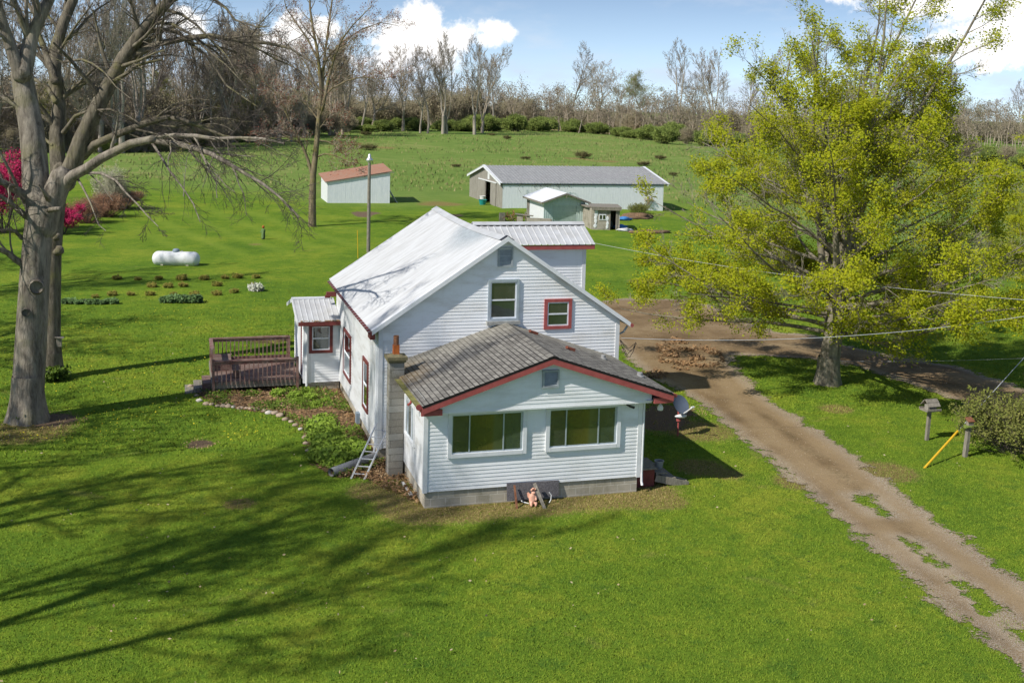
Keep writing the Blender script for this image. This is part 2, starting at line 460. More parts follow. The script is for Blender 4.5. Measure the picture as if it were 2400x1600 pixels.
M['leaf_maple'] = leafmat('young_maple_leaves', [(.27, .34, .014), (.41, .47, .02), (.53, .53, .03), (.46, .49, .025)], .55, .5, .8)
M['leaf_pink'] = leafmat('magenta_blossom', [(.42, .02, .09), (.66, .05, .18), (.50, .03, .10)], .6, .35, 1.5)
M['leaf_bud'] = leafmat('red_buds', [(.16, .055, .035), (.24, .10, .06)], .7, .2)
M['leaf_hedge'] = leafmat('hedge_leaves', [(.13, .185, .04), (.22, .29, .065), (.33, .37, .10)], .6, .3, .35)
M['leaf_brown'] = leafmat('brown_thicket', [(.26, .215, .14), (.34, .29, .19), (.26, .26, .12)], .8, .2, .5)
M['leaf_tan'] = leafmat('dry_tan_leaves', [(.40, .32, .19), (.5, .42, .28), (.3, .24, .14)], .8, .3, .6)
M['leaf_red_brush'] = leafmat('russet_brush', [(.26, .13, .085), (.33, .19, .11), (.24, .16, .08)], .8, .2, .6)
M['leaf_pale'] = leafmat('pale_buds', [(.40, .385, .26), (.5, .48, .35), (.32, .32, .18)], .8, .3, .8)
M['leaf_shrub'] = leafmat('olive_shrub', [(.14, .165, .035), (.21, .235, .05), (.26, .25, .075)], .7, .3, 1.2)
M['leaf_yellow'] = leafmat('yellow_green_sapling', [(.38, .36, .04), (.5, .46, .08)], .7, .3)
M['leaf_field'] = leafmat('field_brush', [(.14, .115, .05), (.12, .13, .04), (.20, .15, .08)], .8, .2)
M['leaf_bed'] = leafmat('bed_foliage', [(.07, .12, .018), (.14, .22, .03), (.24, .33, .05)], .55, .3, 1.6)
M['leaf_bright'] = leafmat('bright_clump', [(.20, .32, .035), (.34, .46, .07)], .5, .35, 2)
M['leaf_lily'] = leafmat('rusty_perennial', [(.24, .27, .04), (.36, .28, .07), (.20, .28, .04)], .7, .25, 2)
M['leaf_iris'] = leafmat('blue_green_blades', [(.13, .23, .07), (.21, .33, .13)], .5, .3, 2)
M['leaf_white'] = leafmat('white_blooms', [(.75, .75, .68), (.6, .65, .45)], .6, .3)
M['litter'] = leafmat('fallen_leaves', [(.26, .15, .07), (.38, .24, .12), (.20, .115, .06), (.46, .33, .19)], .85, .15, 2)
M['litter_pale'] = leafmat('bleached_leaves', [(.40, .30, .16), (.50, .42, .26), (.30, .20, .10)], .8, .15, 2)
M['dandelion'] = leafmat('dandelion_heads', [(.80, .58, .02), (.75, .66, .05)], .6, .2)
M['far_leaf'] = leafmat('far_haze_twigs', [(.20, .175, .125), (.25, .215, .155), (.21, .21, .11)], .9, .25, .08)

def grass_mat(name, blade=False):
    t = NT(name); o = t.coord('Object')
    big = t.noise(.16, 4, .6, o); mid = t.noise(.9, 5, .65, o); fine = t.noise(9, 5, .75, o); tiny = t.noise(38, 3, .7, o)
    lawn = t.ramp(t.math('ADD', t.math('MULTIPLY', big, .45), t.math('ADD', t.math('MULTIPLY', mid, .3), t.math('MULTIPLY', t.noise(3.1, 4, .7, o), .25))), [(.37, (.098, .185, .020)), (.5, (.168, .262, .024)), (.62, (.285, .335, .036))])
    sd = t.mapr(fine, .3, .72); lawn = t.mix(t.math('MULTIPLY', sd, .45), lawn, (.045, .10, .009))
    lawn = t.mix(t.math('MULTIPLY', t.mapr(tiny, .56, .78), .35), lawn, (.21, .24, .035))
    cl_ = t.noise(1.7, 5, .7, o); lawn = t.mix(t.math('MULTIPLY', t.mapr(cl_, .54, .66), .45), lawn, (.055, .135, .022)); br_ = t.noise(.55, 6, .72, o, .6); lawn = t.mix(t.math('MULTIPLY', t.mapr(br_, .60, .74), .5), lawn, (.25, .23, .07))
    fb = t.noise(.03, 5, .6, o); fm = t.noise(.35, 6, .7, o)
    field = t.ramp(t.math('ADD', t.math('MULTIPLY', fb, .45), t.math('MULTIPLY', fm, .55)), [(.34, (.115, .195, .040)), (.52, (.17, .245, .055)), (.68, (.30, .285, .11))])
    field = t.mix(t.math('MULTIPLY', t.mapr(fine, .55, .8), .4), field, (.20, .19, .09))
    a = t.attr('field').outputs['Fac']; c = t.mix(a, lawn, field)
    st = t.attr('stripe').outputs['Fac']; c = t.mix(t.math('MULTIPLY', st, .5), c, (.23, .31, .04))
    if not blade:
        d = t.attr('dry').outputs['Fac']; dm = t.mapr(t.math('ADD', d, t.math('MULTIPLY', t.math('SUBTRACT', fine, .5), 1.1)), .35, .75)
        c = t.mix(t.math('MULTIPLY', dm, .85), c, t.ramp(fine, [(.35, (.14, .12, .03)), (.6, (.32, .22, .10))]))
        b_ = t.attr('bare').outputs['Fac']; bm = t.mapr(t.math('ADD', b_, t.math('MULTIPLY', t.math('SUBTRACT', t.noise(3.2, 6, .75, o), .5), 1.3)), .4, .62)
        c = t.mix(bm, c, t.ramp(tiny, [(.3, (.10, .070, .045)), (.7, (.27, .19, .125))]))
    else:
        g = t.n('ShaderNodeNewGeometry').outputs['Random Per Island']
        c = t.mix(1.0, c, (1.38, 1.28, 1.2), 'MULTIPLY'); c = t.mix(t.math('MULTIPLY', g, .35), c, (.34, .40, .05))
        d = t.attr('dry').outputs['Fac']; c = t.mix(t.math('MULTIPLY', d, t.mapr(g, .05, .5)), c, (.44, .34, .15))
    n = t.bump(t.math('ADD', fine, t.math('MULTIPLY', tiny, .8)), .8, .06)
    if blade:
        b = t.bsdf(c, .7, 0, t.soft_normal(.75), .1, out=False); tr = t.n('ShaderNodeBsdfTranslucent'); t.l(c, tr.inputs[0])
        mx = t.n('ShaderNodeMixShader'); mx.inputs[0].default_value = .25
        t.l(b.outputs[0], mx.inputs[1]); t.l(tr.outputs[0], mx.inputs[2]); t.l(mx.outputs[0], t.out.inputs[0])
    else: t.bsdf(c, .95, 0, n, .05)
    return t.m
M['lawn'] = grass_mat('lawn_and_field'); M['blades'] = grass_mat('grass_blades', True)

def dirt_mat():
    t = NT('gravel_drive'); o = t.coord('Object'); f = t.noise(.45, 6, .65, o); g = t.noise(7, 6, .75, o); p = t.noise(45, 3, .7, o)
    c = t.ramp(f, [(.35, (.15, .10, .05)), (.5, (.23, .158, .083)), (.68, (.31, .228, .128))])
    c = t.mix(t.math('MULTIPLY', t.mapr(g, .46, .74), .62), c, (.13, .088, .05))
    c = t.mix(t.math('MULTIPLY', t.mapr(p, .6, .8), .55), c, (.50, .45, .38))
    tr_ = t.attr('track').outputs['Fac']; c = t.mix(t.math('MULTIPLY', tr_, .6), c, (.33, .24, .135)); rid = t.math('MULTIPLY', t.attr('ridge').outputs['Fac'], t.mapr(g, .40, .66)); c = t.mix(t.math('MULTIPLY', rid, .75), c, (.13, .10, .05))
    e = t.attr('edge').outputs['Fac']
    c = t.mix(t.math('MULTIPLY', t.mapr(e, .75, .3), t.mapr(p, .42, .66)), c, (.50, .45, .37))
    q = t.math('ADD', e, t.math('ADD', t.math('MULTIPLY', t.math('SUBTRACT', t.noise(1.5, 6, .7, o), .5), 1.5), t.math('MULTIPLY', t.math('SUBTRACT', t.noise(14, 3, .7, o), .5), .5)))
    al = t.mapr(q, .22, .34)
    b = t.bsdf(c, .95, 0, t.bump(t.math('ADD', g, p), .6, .03), .1, out=False)
    tr = t.n('ShaderNodeBsdfTransparent'); mx = t.n('ShaderNodeMixShader')
    t.l(al, mx.inputs[0]); t.l(tr.outputs[0], mx.inputs[1]); t.l(b.outputs[0], mx.inputs[2]); t.l(mx.outputs[0], t.out.inputs[0])
    return t.m
M['dirt'] = dirt_mat()
M['bedsoil'] = simple('leaf_strewn_soil', (.13, .085, .05), (.26, .16, .09), 6, .95, bump=.6, detail=9)
M['straw'] = simple('golden_field', (.42, .34, .15), (.34, .27, .12), .3, .95)
# ------------------------------------------------------------------ camera, light, sky
cam = bpy.data.cameras.new('camera'); co = bpy.data.objects.new('camera', cam); COL.objects.link(co)
co.matrix_world = Matrix(((CR.x, CU.x, -_f2.x, CX), (CR.y, CU.y, -_f2.y, CY), (CR.z, CU.z, -_f2.z, CZ), (0, 0, 0, 1)))
cam.sensor_width = 36; cam.sensor_fit = 'HORIZONTAL'; cam.lens = F / 2400 * 36
cam.shift_x = (1200 - PX) / 2400; cam.shift_y = (PY - 800) / 2400
cam.clip_start = .5; cam.clip_end = 6000
SC.camera = co
SC.view_settings.view_transform = 'Standard'; SC.view_settings.look = 'None'; SC.view_settings.exposure = 0; SC.view_settings.gamma = 1

SUN_EL, SUN_AZ = math.radians(43.8), math.radians(20.0)
sd = Vector((math.cos(SUN_EL) * math.cos(SUN_AZ), math.cos(SUN_EL) * math.sin(SUN_AZ), -math.sin(SUN_EL)))
sl = bpy.data.lights.new('sun', 'SUN'); sl.energy = 5.0; sl.angle = math.radians(.7); sl.color = (1.0, .955, .88)
so = bpy.data.objects.new('sun', sl); COL.objects.link(so); so.rotation_mode = 'QUATERNION'; so.rotation_quaternion = sd.to_track_quat('-Z', 'Y')

W = bpy.data.worlds.new('World'); SC.world = W; W.use_nodes = True
wt = W.node_tree; wt.nodes.clear()
class WN(NT):
    def __init__(s): s.t = wt; s.out = wt.nodes.new('ShaderNodeOutputWorld')
w = WN()
tc = w.n('ShaderNodeTexCoord'); D = tc.outputs['Generated']
sep = w.n('ShaderNodeSeparateXYZ'); w.l(D, sep.inputs[0])
sky = w.n('ShaderNodeTexSky', sky_type='NISHITA'); sky.sun_disc = False; sky.sun_elevation = SUN_EL
sky.sun_rotation = math.atan2(-sd.x, -sd.y); sky.altitude = 300; sky.air_density = 1.0; sky.dust_density = .4; sky.ozone_density = 2.0
# look a little higher into the sky near the horizon, where this spring sky was already blue
zz = w.math('ADD', w.math('MULTIPLY', sep.outputs[2], 1.6), .10)
cmb = w.n('ShaderNodeCombineXYZ'); w.l(sep.outputs[0], cmb.inputs[0]); w.l(sep.outputs[1], cmb.inputs[1]); w.l(w.math('MAXIMUM', zz, .02), cmb.inputs[2])
nv = w.n('ShaderNodeVectorMath', operation='NORMALIZE'); w.l(cmb.outputs[0], nv.inputs[0]); w.l(nv.outputs[0], sky.inputs['Vector'])
def dotc(vec):
    o = w.n('ShaderNodeVectorMath', operation='DOT_PRODUCT'); w.l(D, o.inputs[0]); o.inputs[1].default_value = vec; return o.outputs['Value']
fw = w.math('MAXIMUM', dotc(tuple(_f0)), .05)
S_ = w.math('DIVIDE', dotc(tuple(_r0)), fw); E_ = w.math('DIVIDE', sep.outputs[2], fw)
cv = w.n('ShaderNodeCombineXYZ'); w.l(S_, cv.inputs[0]); w.l(E_, cv.inputs[1])
n1 = w.noise(30, 10, .66, cv.outputs[0], .1); n2 = w.noise(16, 6, .6, cv.outputs[0])
mpv = w.n('ShaderNodeMapping'); mpv.inputs['Scale'].default_value = (1, 3.2, 1); w.l(cv.outputs[0], mpv.inputs[0])
n3 = w.noise(7, 7, .6, mpv.outputs[0], .2)
def blob(u, v, a, b):
    d0 = ray(u, v); s0 = d0.dot(_r0) / d0.dot(_f0); e0 = d0.z / d0.dot(_f0)
    x = w.math('MULTIPLY', w.math('SUBTRACT', S_, s0), F / a); y = w.math('MULTIPLY', w.math('SUBTRACT', E_, e0), F / b)
    return w.math('SUBTRACT', 1.0, w.math('ADD', w.math('MULTIPLY', x, x), w.math('MULTIPLY', y, y)))
bl = [blob(*q) for q in ((985, 52, 62, 56), (925, 92, 75, 55), (1062, 92, 68, 46), (960, 132, 130, 48), (1165, 72, 44, 30), (1150, 92, 40, 24), (690, 75, 60, 50), (640, 110, 120, 36), (760, 60, 46, 28),
                         (2360, 60, 260, 95), (2200, 5, 200, 50), (420, 60, 60, 40))]
d = bl[0]
for b in bl[1:]: d = w.math('MAXIMUM', d, b)
d = w.math('MAXIMUM', d, -1.2)
dens = w.math('ADD', d, w.math('MULTIPLY', w.math('SUBTRACT', n1, .5), 5.2)); dens = w.math('ADD', dens, .22)
cum = w.mapr(dens, -.12, .95)
shade = w.mapr(w.math('ADD', w.math('MULTIPLY', w.math('SUBTRACT', n1, .5), 2.2), w.math('MULTIPLY', E_, 16)), -.15, 1.1)
ccol = w.mix(shade, (6.6, 7.1, 8.2), (10.2, 10.0, 9.8))
skyc = w.mix(1.0, sky.outputs[0], (.93, .95, .98), 'MULTIPLY')
lowb = w.mapr(E_, .20, .02); skyc = w.mix(lowb, skyc, w.mix(1.0, skyc, (2.0, 1.75, 1.5), 'MULTIPLY'))
# low grey-lilac banks and a thin white veil added for neutral fill light
low = w.math('MULTIPLY', w.mapr(E_, .062, .012), w.mapr(n3, .36, .62))
skyc = w.mix(w.math('MULTIPLY', low, .75), skyc, (5.0, 5.7, 7.2))
veil = w.math('MULTIPLY', w.mapr(n3, .48, .74), .45)
skyc = w.mix(veil, skyc, (6.4, 6.9, 7.7))
full = w.mix(cum, skyc, ccol)
bg = w.n('ShaderNodeBackground'); bg.inputs['Strength'].default_value = .122
w.l(full, bg.inputs['Color']); w.l(bg.outputs[0], w.out.inputs[0])

# ------------------------------------------------------------------ ground
K = 1.0204
HOUSE = [(-.05, -.02, 6.15, 4.3), (-.5, 4.1, 7.1, 13.6), (-1.8, 12.5, -.4, 16.2)]
def poly(pts, closed=True): return [gp(u, v).xy for u, v in pts]
def inside(P, x, y):
    c = False; n = len(P); j = n - 1
    for i in range(n):
        if (P[i][1] > y) != (P[j][1] > y) and x < (P[j][0] - P[i][0]) * (y - P[i][1]) / (P[j][1] - P[i][1]) + P[i][0]: c = not c
        j = i
    return c
def sdist(P, x, y):
    X = np.array([[p[0], p[1]] for p in P]); Y = np.roll(X, -1, 0); q = np.array([x, y]); e = Y - X
    t = np.clip(((q - X) * e).sum(1) / (e * e).sum(1), 0, 1); d = np.sqrt(((X + e * t[:, None] - q) ** 2).sum(1)).min()
    return d if inside(P, x, y) else -d

DRIVE = poly([(2620, 1770), (2400, 1592), (2349, 1545), (2281, 1485), (2223, 1437), (2162, 1383), (2111, 1338), (2043, 1284), (1975, 1229), (1907, 1172), (1859, 1124), (1798, 1073),
              (1743, 1036), (1705, 999), (1661, 962), (1604, 923), (1518, 880), (1477, 845), (1440, 800), (1380, 760), (1380, 712), (1424, 703), (1500, 700), (1600, 702), (1671, 717), (1736, 751), (1818, 778), (1906, 786), (1967, 805),
              (2042, 822), (2137, 842), (2246, 859), (2348, 893), (2480, 940), (2560, 1010), (2440, 1012), (2355, 985), (2280, 955), (2229, 936), (2178, 917), (2124, 899), (2076, 880), (2032, 868), (1957, 848),
              (1896, 843), (1804, 836), (1726, 832), (1719, 849), (1743, 883), (1790, 924), (1838, 961), (1889, 992), (1933, 1019), (1991, 1057), (2070, 1124), (2131, 1172), (2247, 1260), (2315, 1311), (2400, 1369), (2620, 1530)])
STRIPS = [(poly([(1990, 1160), (2040, 1158), (2100, 1212), (2045, 1206)]), .9), (poly([(2102, 1258), (2150, 1268), (2210, 1312), (2230, 1338), (2190, 1334)]), 1), (poly([(2225, 1352), (2250, 1350), (2330, 1412), (2420, 1480), (2560, 1600), (2480, 1575), (2370, 1500), (2290, 1425)]), 1)]
BED = poly([(452, 915), (500, 945), (560, 960), (640, 968), (690, 985), (715, 1010), (722, 1050), (738, 1090), (790, 1120), (860, 1110), (905, 1085), (905, 1010), (800, 900), (705, 880), (500, 895)])
CHIMDIRT = poly([(770, 1115), (860, 1125), (905, 1150), (950, 1165), (985, 1190), (960, 1110), (900, 1050), (840, 1085)])

def axis_lines(segs):
    out = [segs[0][0]]
    for a, b, st in segs:
        n = max(1, round((b - a) / st)); out += [a + (b - a) * (i + 1) / n for i in range(n)]
    return out
def geo(a, first, ratio, end):
    out = []; s = first
    while a < end: a += s; s *= ratio; out.append(a)
    return out
xs = axis_lines([(-24, 30, .3)]); xs = [-x for x in geo(24, .4, 1.09, 1600)][::-1] + xs + geo(30, .4, 1.07, 2000)
ys = axis_lines([(-14, 24, .3)]); ys = [-60, -40, -25, -18] + ys + geo(24, .4, 1.045, 2600)
gv, ga = [], {k: [] for k in ('field', 'dry', 'bare', 'stripe')}
BUMPS = []
def spot(u, v, r, k): p = gp(u, v); BUMPS.append((p.x, p.y, r, k))
for q in ((470, 1040, .45, 'bare'), (858, 500, 1.6, 'bare'), (600, 575, .9, 'dry'), (630, 795, 1.0, 'dry'), (1960, 958, .7, 'dry'), (2075, 1105, 1.1, 'dry'), (2060, 718, 2.2, 'dry'), (1640, 1010, 1.3, 'dry'),
          (60, 840, .6, 'dry'), (1030, 478, 3.0, 'dry'), (1045, 505, 2.0, 'bare'), (1160, 330, 3, 'dry'), (985, 330, 4, 'dry'), (900, 345, 3, 'dry'), (720, 322, 5, 'dry'), (1420, 378, 3, 'dry'), (1150, 365, 2, 'dry'), (1350, 372, 2, 'dry'),
          (1520, 660, 1.5, 'dry'), (1530, 985, 1.4, 'bare'), (1570, 965, 1.0, 'bare'), (1600, 1000, .9, 'dry'), (1640, 1095, .9, 'dry'), (1280, 1180, 1.0, 'dry'), (1500, 1165, 1.1, 'dry'), (1380, 1170, 1.0, 'dry'), (1560, 1175, .7, 'dry'), (1100, 1195, 1.0, 'dry'), (960, 1190, 1.0, 'dry'), (880, 1150, .9, 'dry'), (930, 1185, .7, 'dry'), (560, 1180, .5, 'dry'), (1870, 1130, .8, 'dry'),
          (60, 1010, 1.6, 'dry'), (120, 985, .9, 'bare'), (850, 505, 1.0, 'bare'), (1700, 1110, .6, 'dry')): spot(*q)
stripe_p = gp(470, 500)
for y in ys:
    for x in xs:
        gv.append((x, y, terr(x, y)))
        wob = 6 * mnoise.noise(Vector((x * .05, y * .05, 9)))
        fe = sm(74, 100, y + wob - max(0, 14 - x) * .9 * (1 if x > -40 else 1))
        if x > 33: fe = max(fe, sm(38, 60, x + wob))
        ga['field'].append(fe)
        dry = bare = 0.0
        if y < 200:
            for bx, by, r, k in BUMPS:
                q = math.hypot(x - bx, (y - by)) / r
                if q < 1.6:
                    val = 1 - sm(.3, 1.5, q)
                    if k == 'dry': dry = max(dry, val)
                    else: bare = max(bare, val)
        if -3 < x < 9 and -2 < y < 6:
            dx = max(-x, 0, x - 6.1); dy = max(-y, 0, y - 4.2); dd = math.hypot(dx, dy)
            dry = max(dry, (1 - sm(.3, 2.0, dd)) * (1.0 if y < 1 else .6))
        ga['dry'].append(dry); ga['bare'].append(bare)
        s = 0.0
        if 45 < y < 85 and -12 < x < 12: s = max(0, math.sin((x + .25 * y) * 2.0 + .5 * math.sin(y * .12))) * sm(45, 55, y) * (1 - sm(75, 85, y)) * sm(-12, -7, x) * (1 - sm(4, 10, x))
        ga['stripe'].append(s)
nx = len(xs); ny = len(ys)
ii = np.arange(nx * ny).reshape(ny, nx)
gf = np.stack([ii[:-1, :-1], ii[:-1, 1:], ii[1:, 1:], ii[1:, :-1]], -1).reshape(-1, 4)
ground = mesh_np('ground', gv, gf, M['lawn'], None, ga, True); tag(ground, kind='structure')

# driveway sheet just above the ground
mn = np.array([[p[0], p[1]] for p in DRIVE]); x0, y0 = mn.min(0) - .6; x1, y1 = mn.max(0) + .6
st = .3; ax = np.arange(x0, x1, st); ay = np.arange(y0, y1, st)
E = np.full((len(ay), len(ax)), -1.0)
for j, yy in enumerate(ay):
    for i, xx in enumerate(ax):
        e = sdist(DRIVE, xx, yy) / 1.0
        if e > -.6:
            for P, k in STRIPS:
                if abs(P[0][0] - xx) < 14:
                    dd = sdist(P, xx, yy)
                    if dd > -1: e = min(e, -dd * 1.1 + .12)
        E[j, i] = min(1.0, e * .7 + .25)
TRK = [[gp(u, v).xy for u, v in q] for q in (((1690, 880), (1740, 960), (1830, 1040), (1920, 1110), (2010, 1190), (2100, 1262), (2200, 1340), (2320, 1440), (2450, 1555)), ((1700, 870), (1800, 960), (1900, 1025), (1990, 1090), (2080, 1165), (2180, 1245), (2290, 1335), (2400, 1420), (2520, 1520)))]
def ldist(P, x, y):
    X = np.array([[p[0], p[1]] for p in P]); q = np.array([x, y]); e = X[1:] - X[:-1]; t = np.clip(((q - X[:-1]) * e).sum(1) / (e * e).sum(1), 0, 1); return np.sqrt(((X[:-1] + e * t[:, None] - q) ** 2).sum(1)).min()
idx = {}; dv, df, de, dtk, drg = [], [], [], [], []
def vid(j, i):
    if (j, i) not in idx:
        idx[(j, i)] = len(dv); dv.append((ax[i], ay[j], terr(ax[i], ay[j]) + .022)); de.append(E[j, i]); q1, q2 = ldist(TRK[0], ax[i], ay[j]), ldist(TRK[1], ax[i], ay[j]); dtk.append(1 - sm(.15, .55, min(q1, q2))); drg.append((1 - sm(.0, .5, abs(q1 - q2))) * (1 - sm(.9, 1.3, min(q1, q2))) * sm(.35, .6, min(q1, q2)))
    return idx[(j, i)]
for j in range(len(ay) - 1):
    for i in range(len(ax) - 1):
        if E[j:j + 2, i:i + 2].max() > -.25: df.append((vid(j, i), vid(j, i + 1), vid(j + 1, i + 1), vid(j + 1, i)))
drv = mesh_np('driveway', dv, df, M['dirt'], None, {'edge': de, 'track': dtk, 'ridge': drg}, True); tag(drv, kind='structure')

# golden crop field beyond the hedge
g1 = gp(900, 300)
mb = MB()
for a in range(10):
    xa, xb = 20 + a * 22, 42 + a * 22
    mb.face([(xa, 292, terr(xa, 292) + .12), (xb, 292, terr(xb, 292) + .12), (xb, 420, terr(xb, 420) + .12), (xa, 420, terr(xa, 420) + .12)])
tag(mb.build('crop_field', M['straw']), kind='structure')

def bladefield(name, n, ylo, yhi, h, wd, keep, mat, seed, dryf=None):
    g = np.random.default_rng(seed); V = []; A = []; Fi = []
    cnt = 0
    while cnt < n:
        y = g.uniform(ylo, yhi); hw = (y - CY)
        x = g.uniform(CX - .17 * hw, CX + .96 * hw)
        if not keep(x, y): continue
        z = terr(x, y); a = g.uniform(0, 2 * PI); hh = h * g.uniform(.5, 1.25); w_ = wd * g.uniform(.6, 1.3); lx, ly = g.normal(0, .5 * hh, 2)
        V += [(x - w_ * math.cos(a), y - w_ * math.sin(a), z - .005), (x + w_ * math.cos(a), y + w_ * math.sin(a), z - .005), (x + lx, y + ly, z + hh)]
        k = dryf(x, y) if dryf else 0
        A += [k] * 3; cnt += 1
    Fi = np.arange(len(V)).reshape(-1, 3)
    return mesh_np(name, V, Fi, mat, None, {'dry': A, 'field': [0] * len(V), 'stripe': [0] * len(V)})
bx0, by0 = -24, -14
def dryat(x, y):
    dx = max(-x, 0, x - 6.1); dy = max(-y, 0, y - 4.2); q = 0.0
    if -3 < x < 9 and -2 < y < 6: q = 1 - sm(.35, 1.9, math.hypot(dx, dy))
    for bx, by, r, k in BUMPS:
        d_ = math.hypot(x - bx, y - by)
        if d_ < r * 1.3: q = max(q, .7 * (1 - d_ / r / 1.3) if k == 'dry' else 1.0)
    return q
def keep(x, y):
    for a, b, c, d_ in HOUSE:
        if a < x < c and b < y < d_: return False
    if inside(BED, x, y) or inside(CHIMDIRT, x, y) and rnd.random() < .55: return False
    if x > 6 and inside(DRIVE, x, y):
        for P, k in STRIPS:
            if inside(P, x, y): return True
        return sdist(DRIVE, x, y) < .25 and rnd.random() < .4
    for bx, by, r, k in BUMPS:
        if k == 'bare' and math.hypot(x - bx, y - by) < r * .8 and rnd.random() < .85: return False
    return True
gr = bladefield('grass', 215000, -13, 6, .045, .0125, keep, M['blades'], 3, dryat)
tag(gr, 'short green lawn grass around the white farmhouse', 'grass', kind='stuff')
gr2 = bladefield('grass', 110000, 6, 46, .06, .024, lambda x, y: rnd.random() > sm(12, 46, y) and keep(x, y), M['blades'], 4, dryat)
tag(gr2, 'lawn grass beside and behind the white farmhouse', 'grass', kind='stuff')
# loose pale stones on and beside the drive
def stones(n, seed):
    g = random.Random(seed); V, Fi = [], []
    x0, x1, y0, y1 = min(p[0] for p in DRIVE), 24, -12, max(p[1] for p in DRIVE)
    while len(Fi) < n * 4:
        x, y = g.uniform(7, x1), g.uniform(y0, y1)
        if not inside(DRIVE, x, y): continue
        if sdist(DRIVE, x, y) > .55 and g.random() < .72: continue
        z = terr(x, y) + .02; s = g.uniform(.010, .026); m = len(V); a = g.uniform(0, 6)
        V += [(x + s * math.cos(a + k * 2.09), y + s * math.sin(a + k * 2.09), z) for k in range(3)] + [(x, y, z + s * .9)]
        Fi += [(m, m + 1, m + 3), (m + 1, m + 2, m + 3), (m + 2, m, m + 3), (m, m + 2, m + 1)]
    return V, Fi
sv, sf_ = stones(3400, 5)
tag(mesh_np('gravel', sv, sf_, M['gravel']), 'loose pale gravel along the edges of the dirt drive', 'gravel', None, 'stuff')

# rough tan and green tufts that give the pasture its grain
def tufts(n, seed):
    g = np.random.default_rng(seed); V, Fi = [], []
    while len(Fi) < n:
        y = g.uniform(72, 285); hw = y - CY; x = g.uniform(CX - .2 * hw, CX + .97 * hw)
        if y < 98 and 6 < x < 50: continue
        if x < 30 and y < 100 + max(0, 14 - x) * .5: continue
        if mnoise.noise(Vector((x * .06, y * .06, 7))) + g.uniform(-.55, .55) < .05: continue
        z = terr(x, y); a = g.uniform(0, PI); h = g.uniform(.18, .5); w_ = g.uniform(.04, .13); m = len(V)
        V += [(x - w_ * math.cos(a), y - w_ * math.sin(a), z), (x + w_ * math.cos(a), y + w_ * math.sin(a), z), (x + g.normal(0, .12), y + g.normal(0, .12), z + h)]; Fi.append((m, m + 1, m + 2))
    return V, Fi
tv, tf_ = tufts(26000, 8)
tag(mesh_np('pasture_grass', tv, tf_, leafmat('pasture_tufts', [(.15, .22, .05), (.24, .28, .08), (.36, .32, .14), (.20, .24, .06)], .8, .3, .06)), 'rough tufts of green and tan grass across the pasture', 'grass', None, 'stuff')
# ------------------------------------------------------------------ the farmhouse (x right along the front, y into the depth)
X, Y, Z = Vector((1, 0, 0)), Vector((0, 1, 0)), Vector((0, 0, 1))
house = thing('farmhouse', 'white vinyl-sided farmhouse with white metal roof and a shingled front room with red fascia', 'house', (3, 4, -.45))

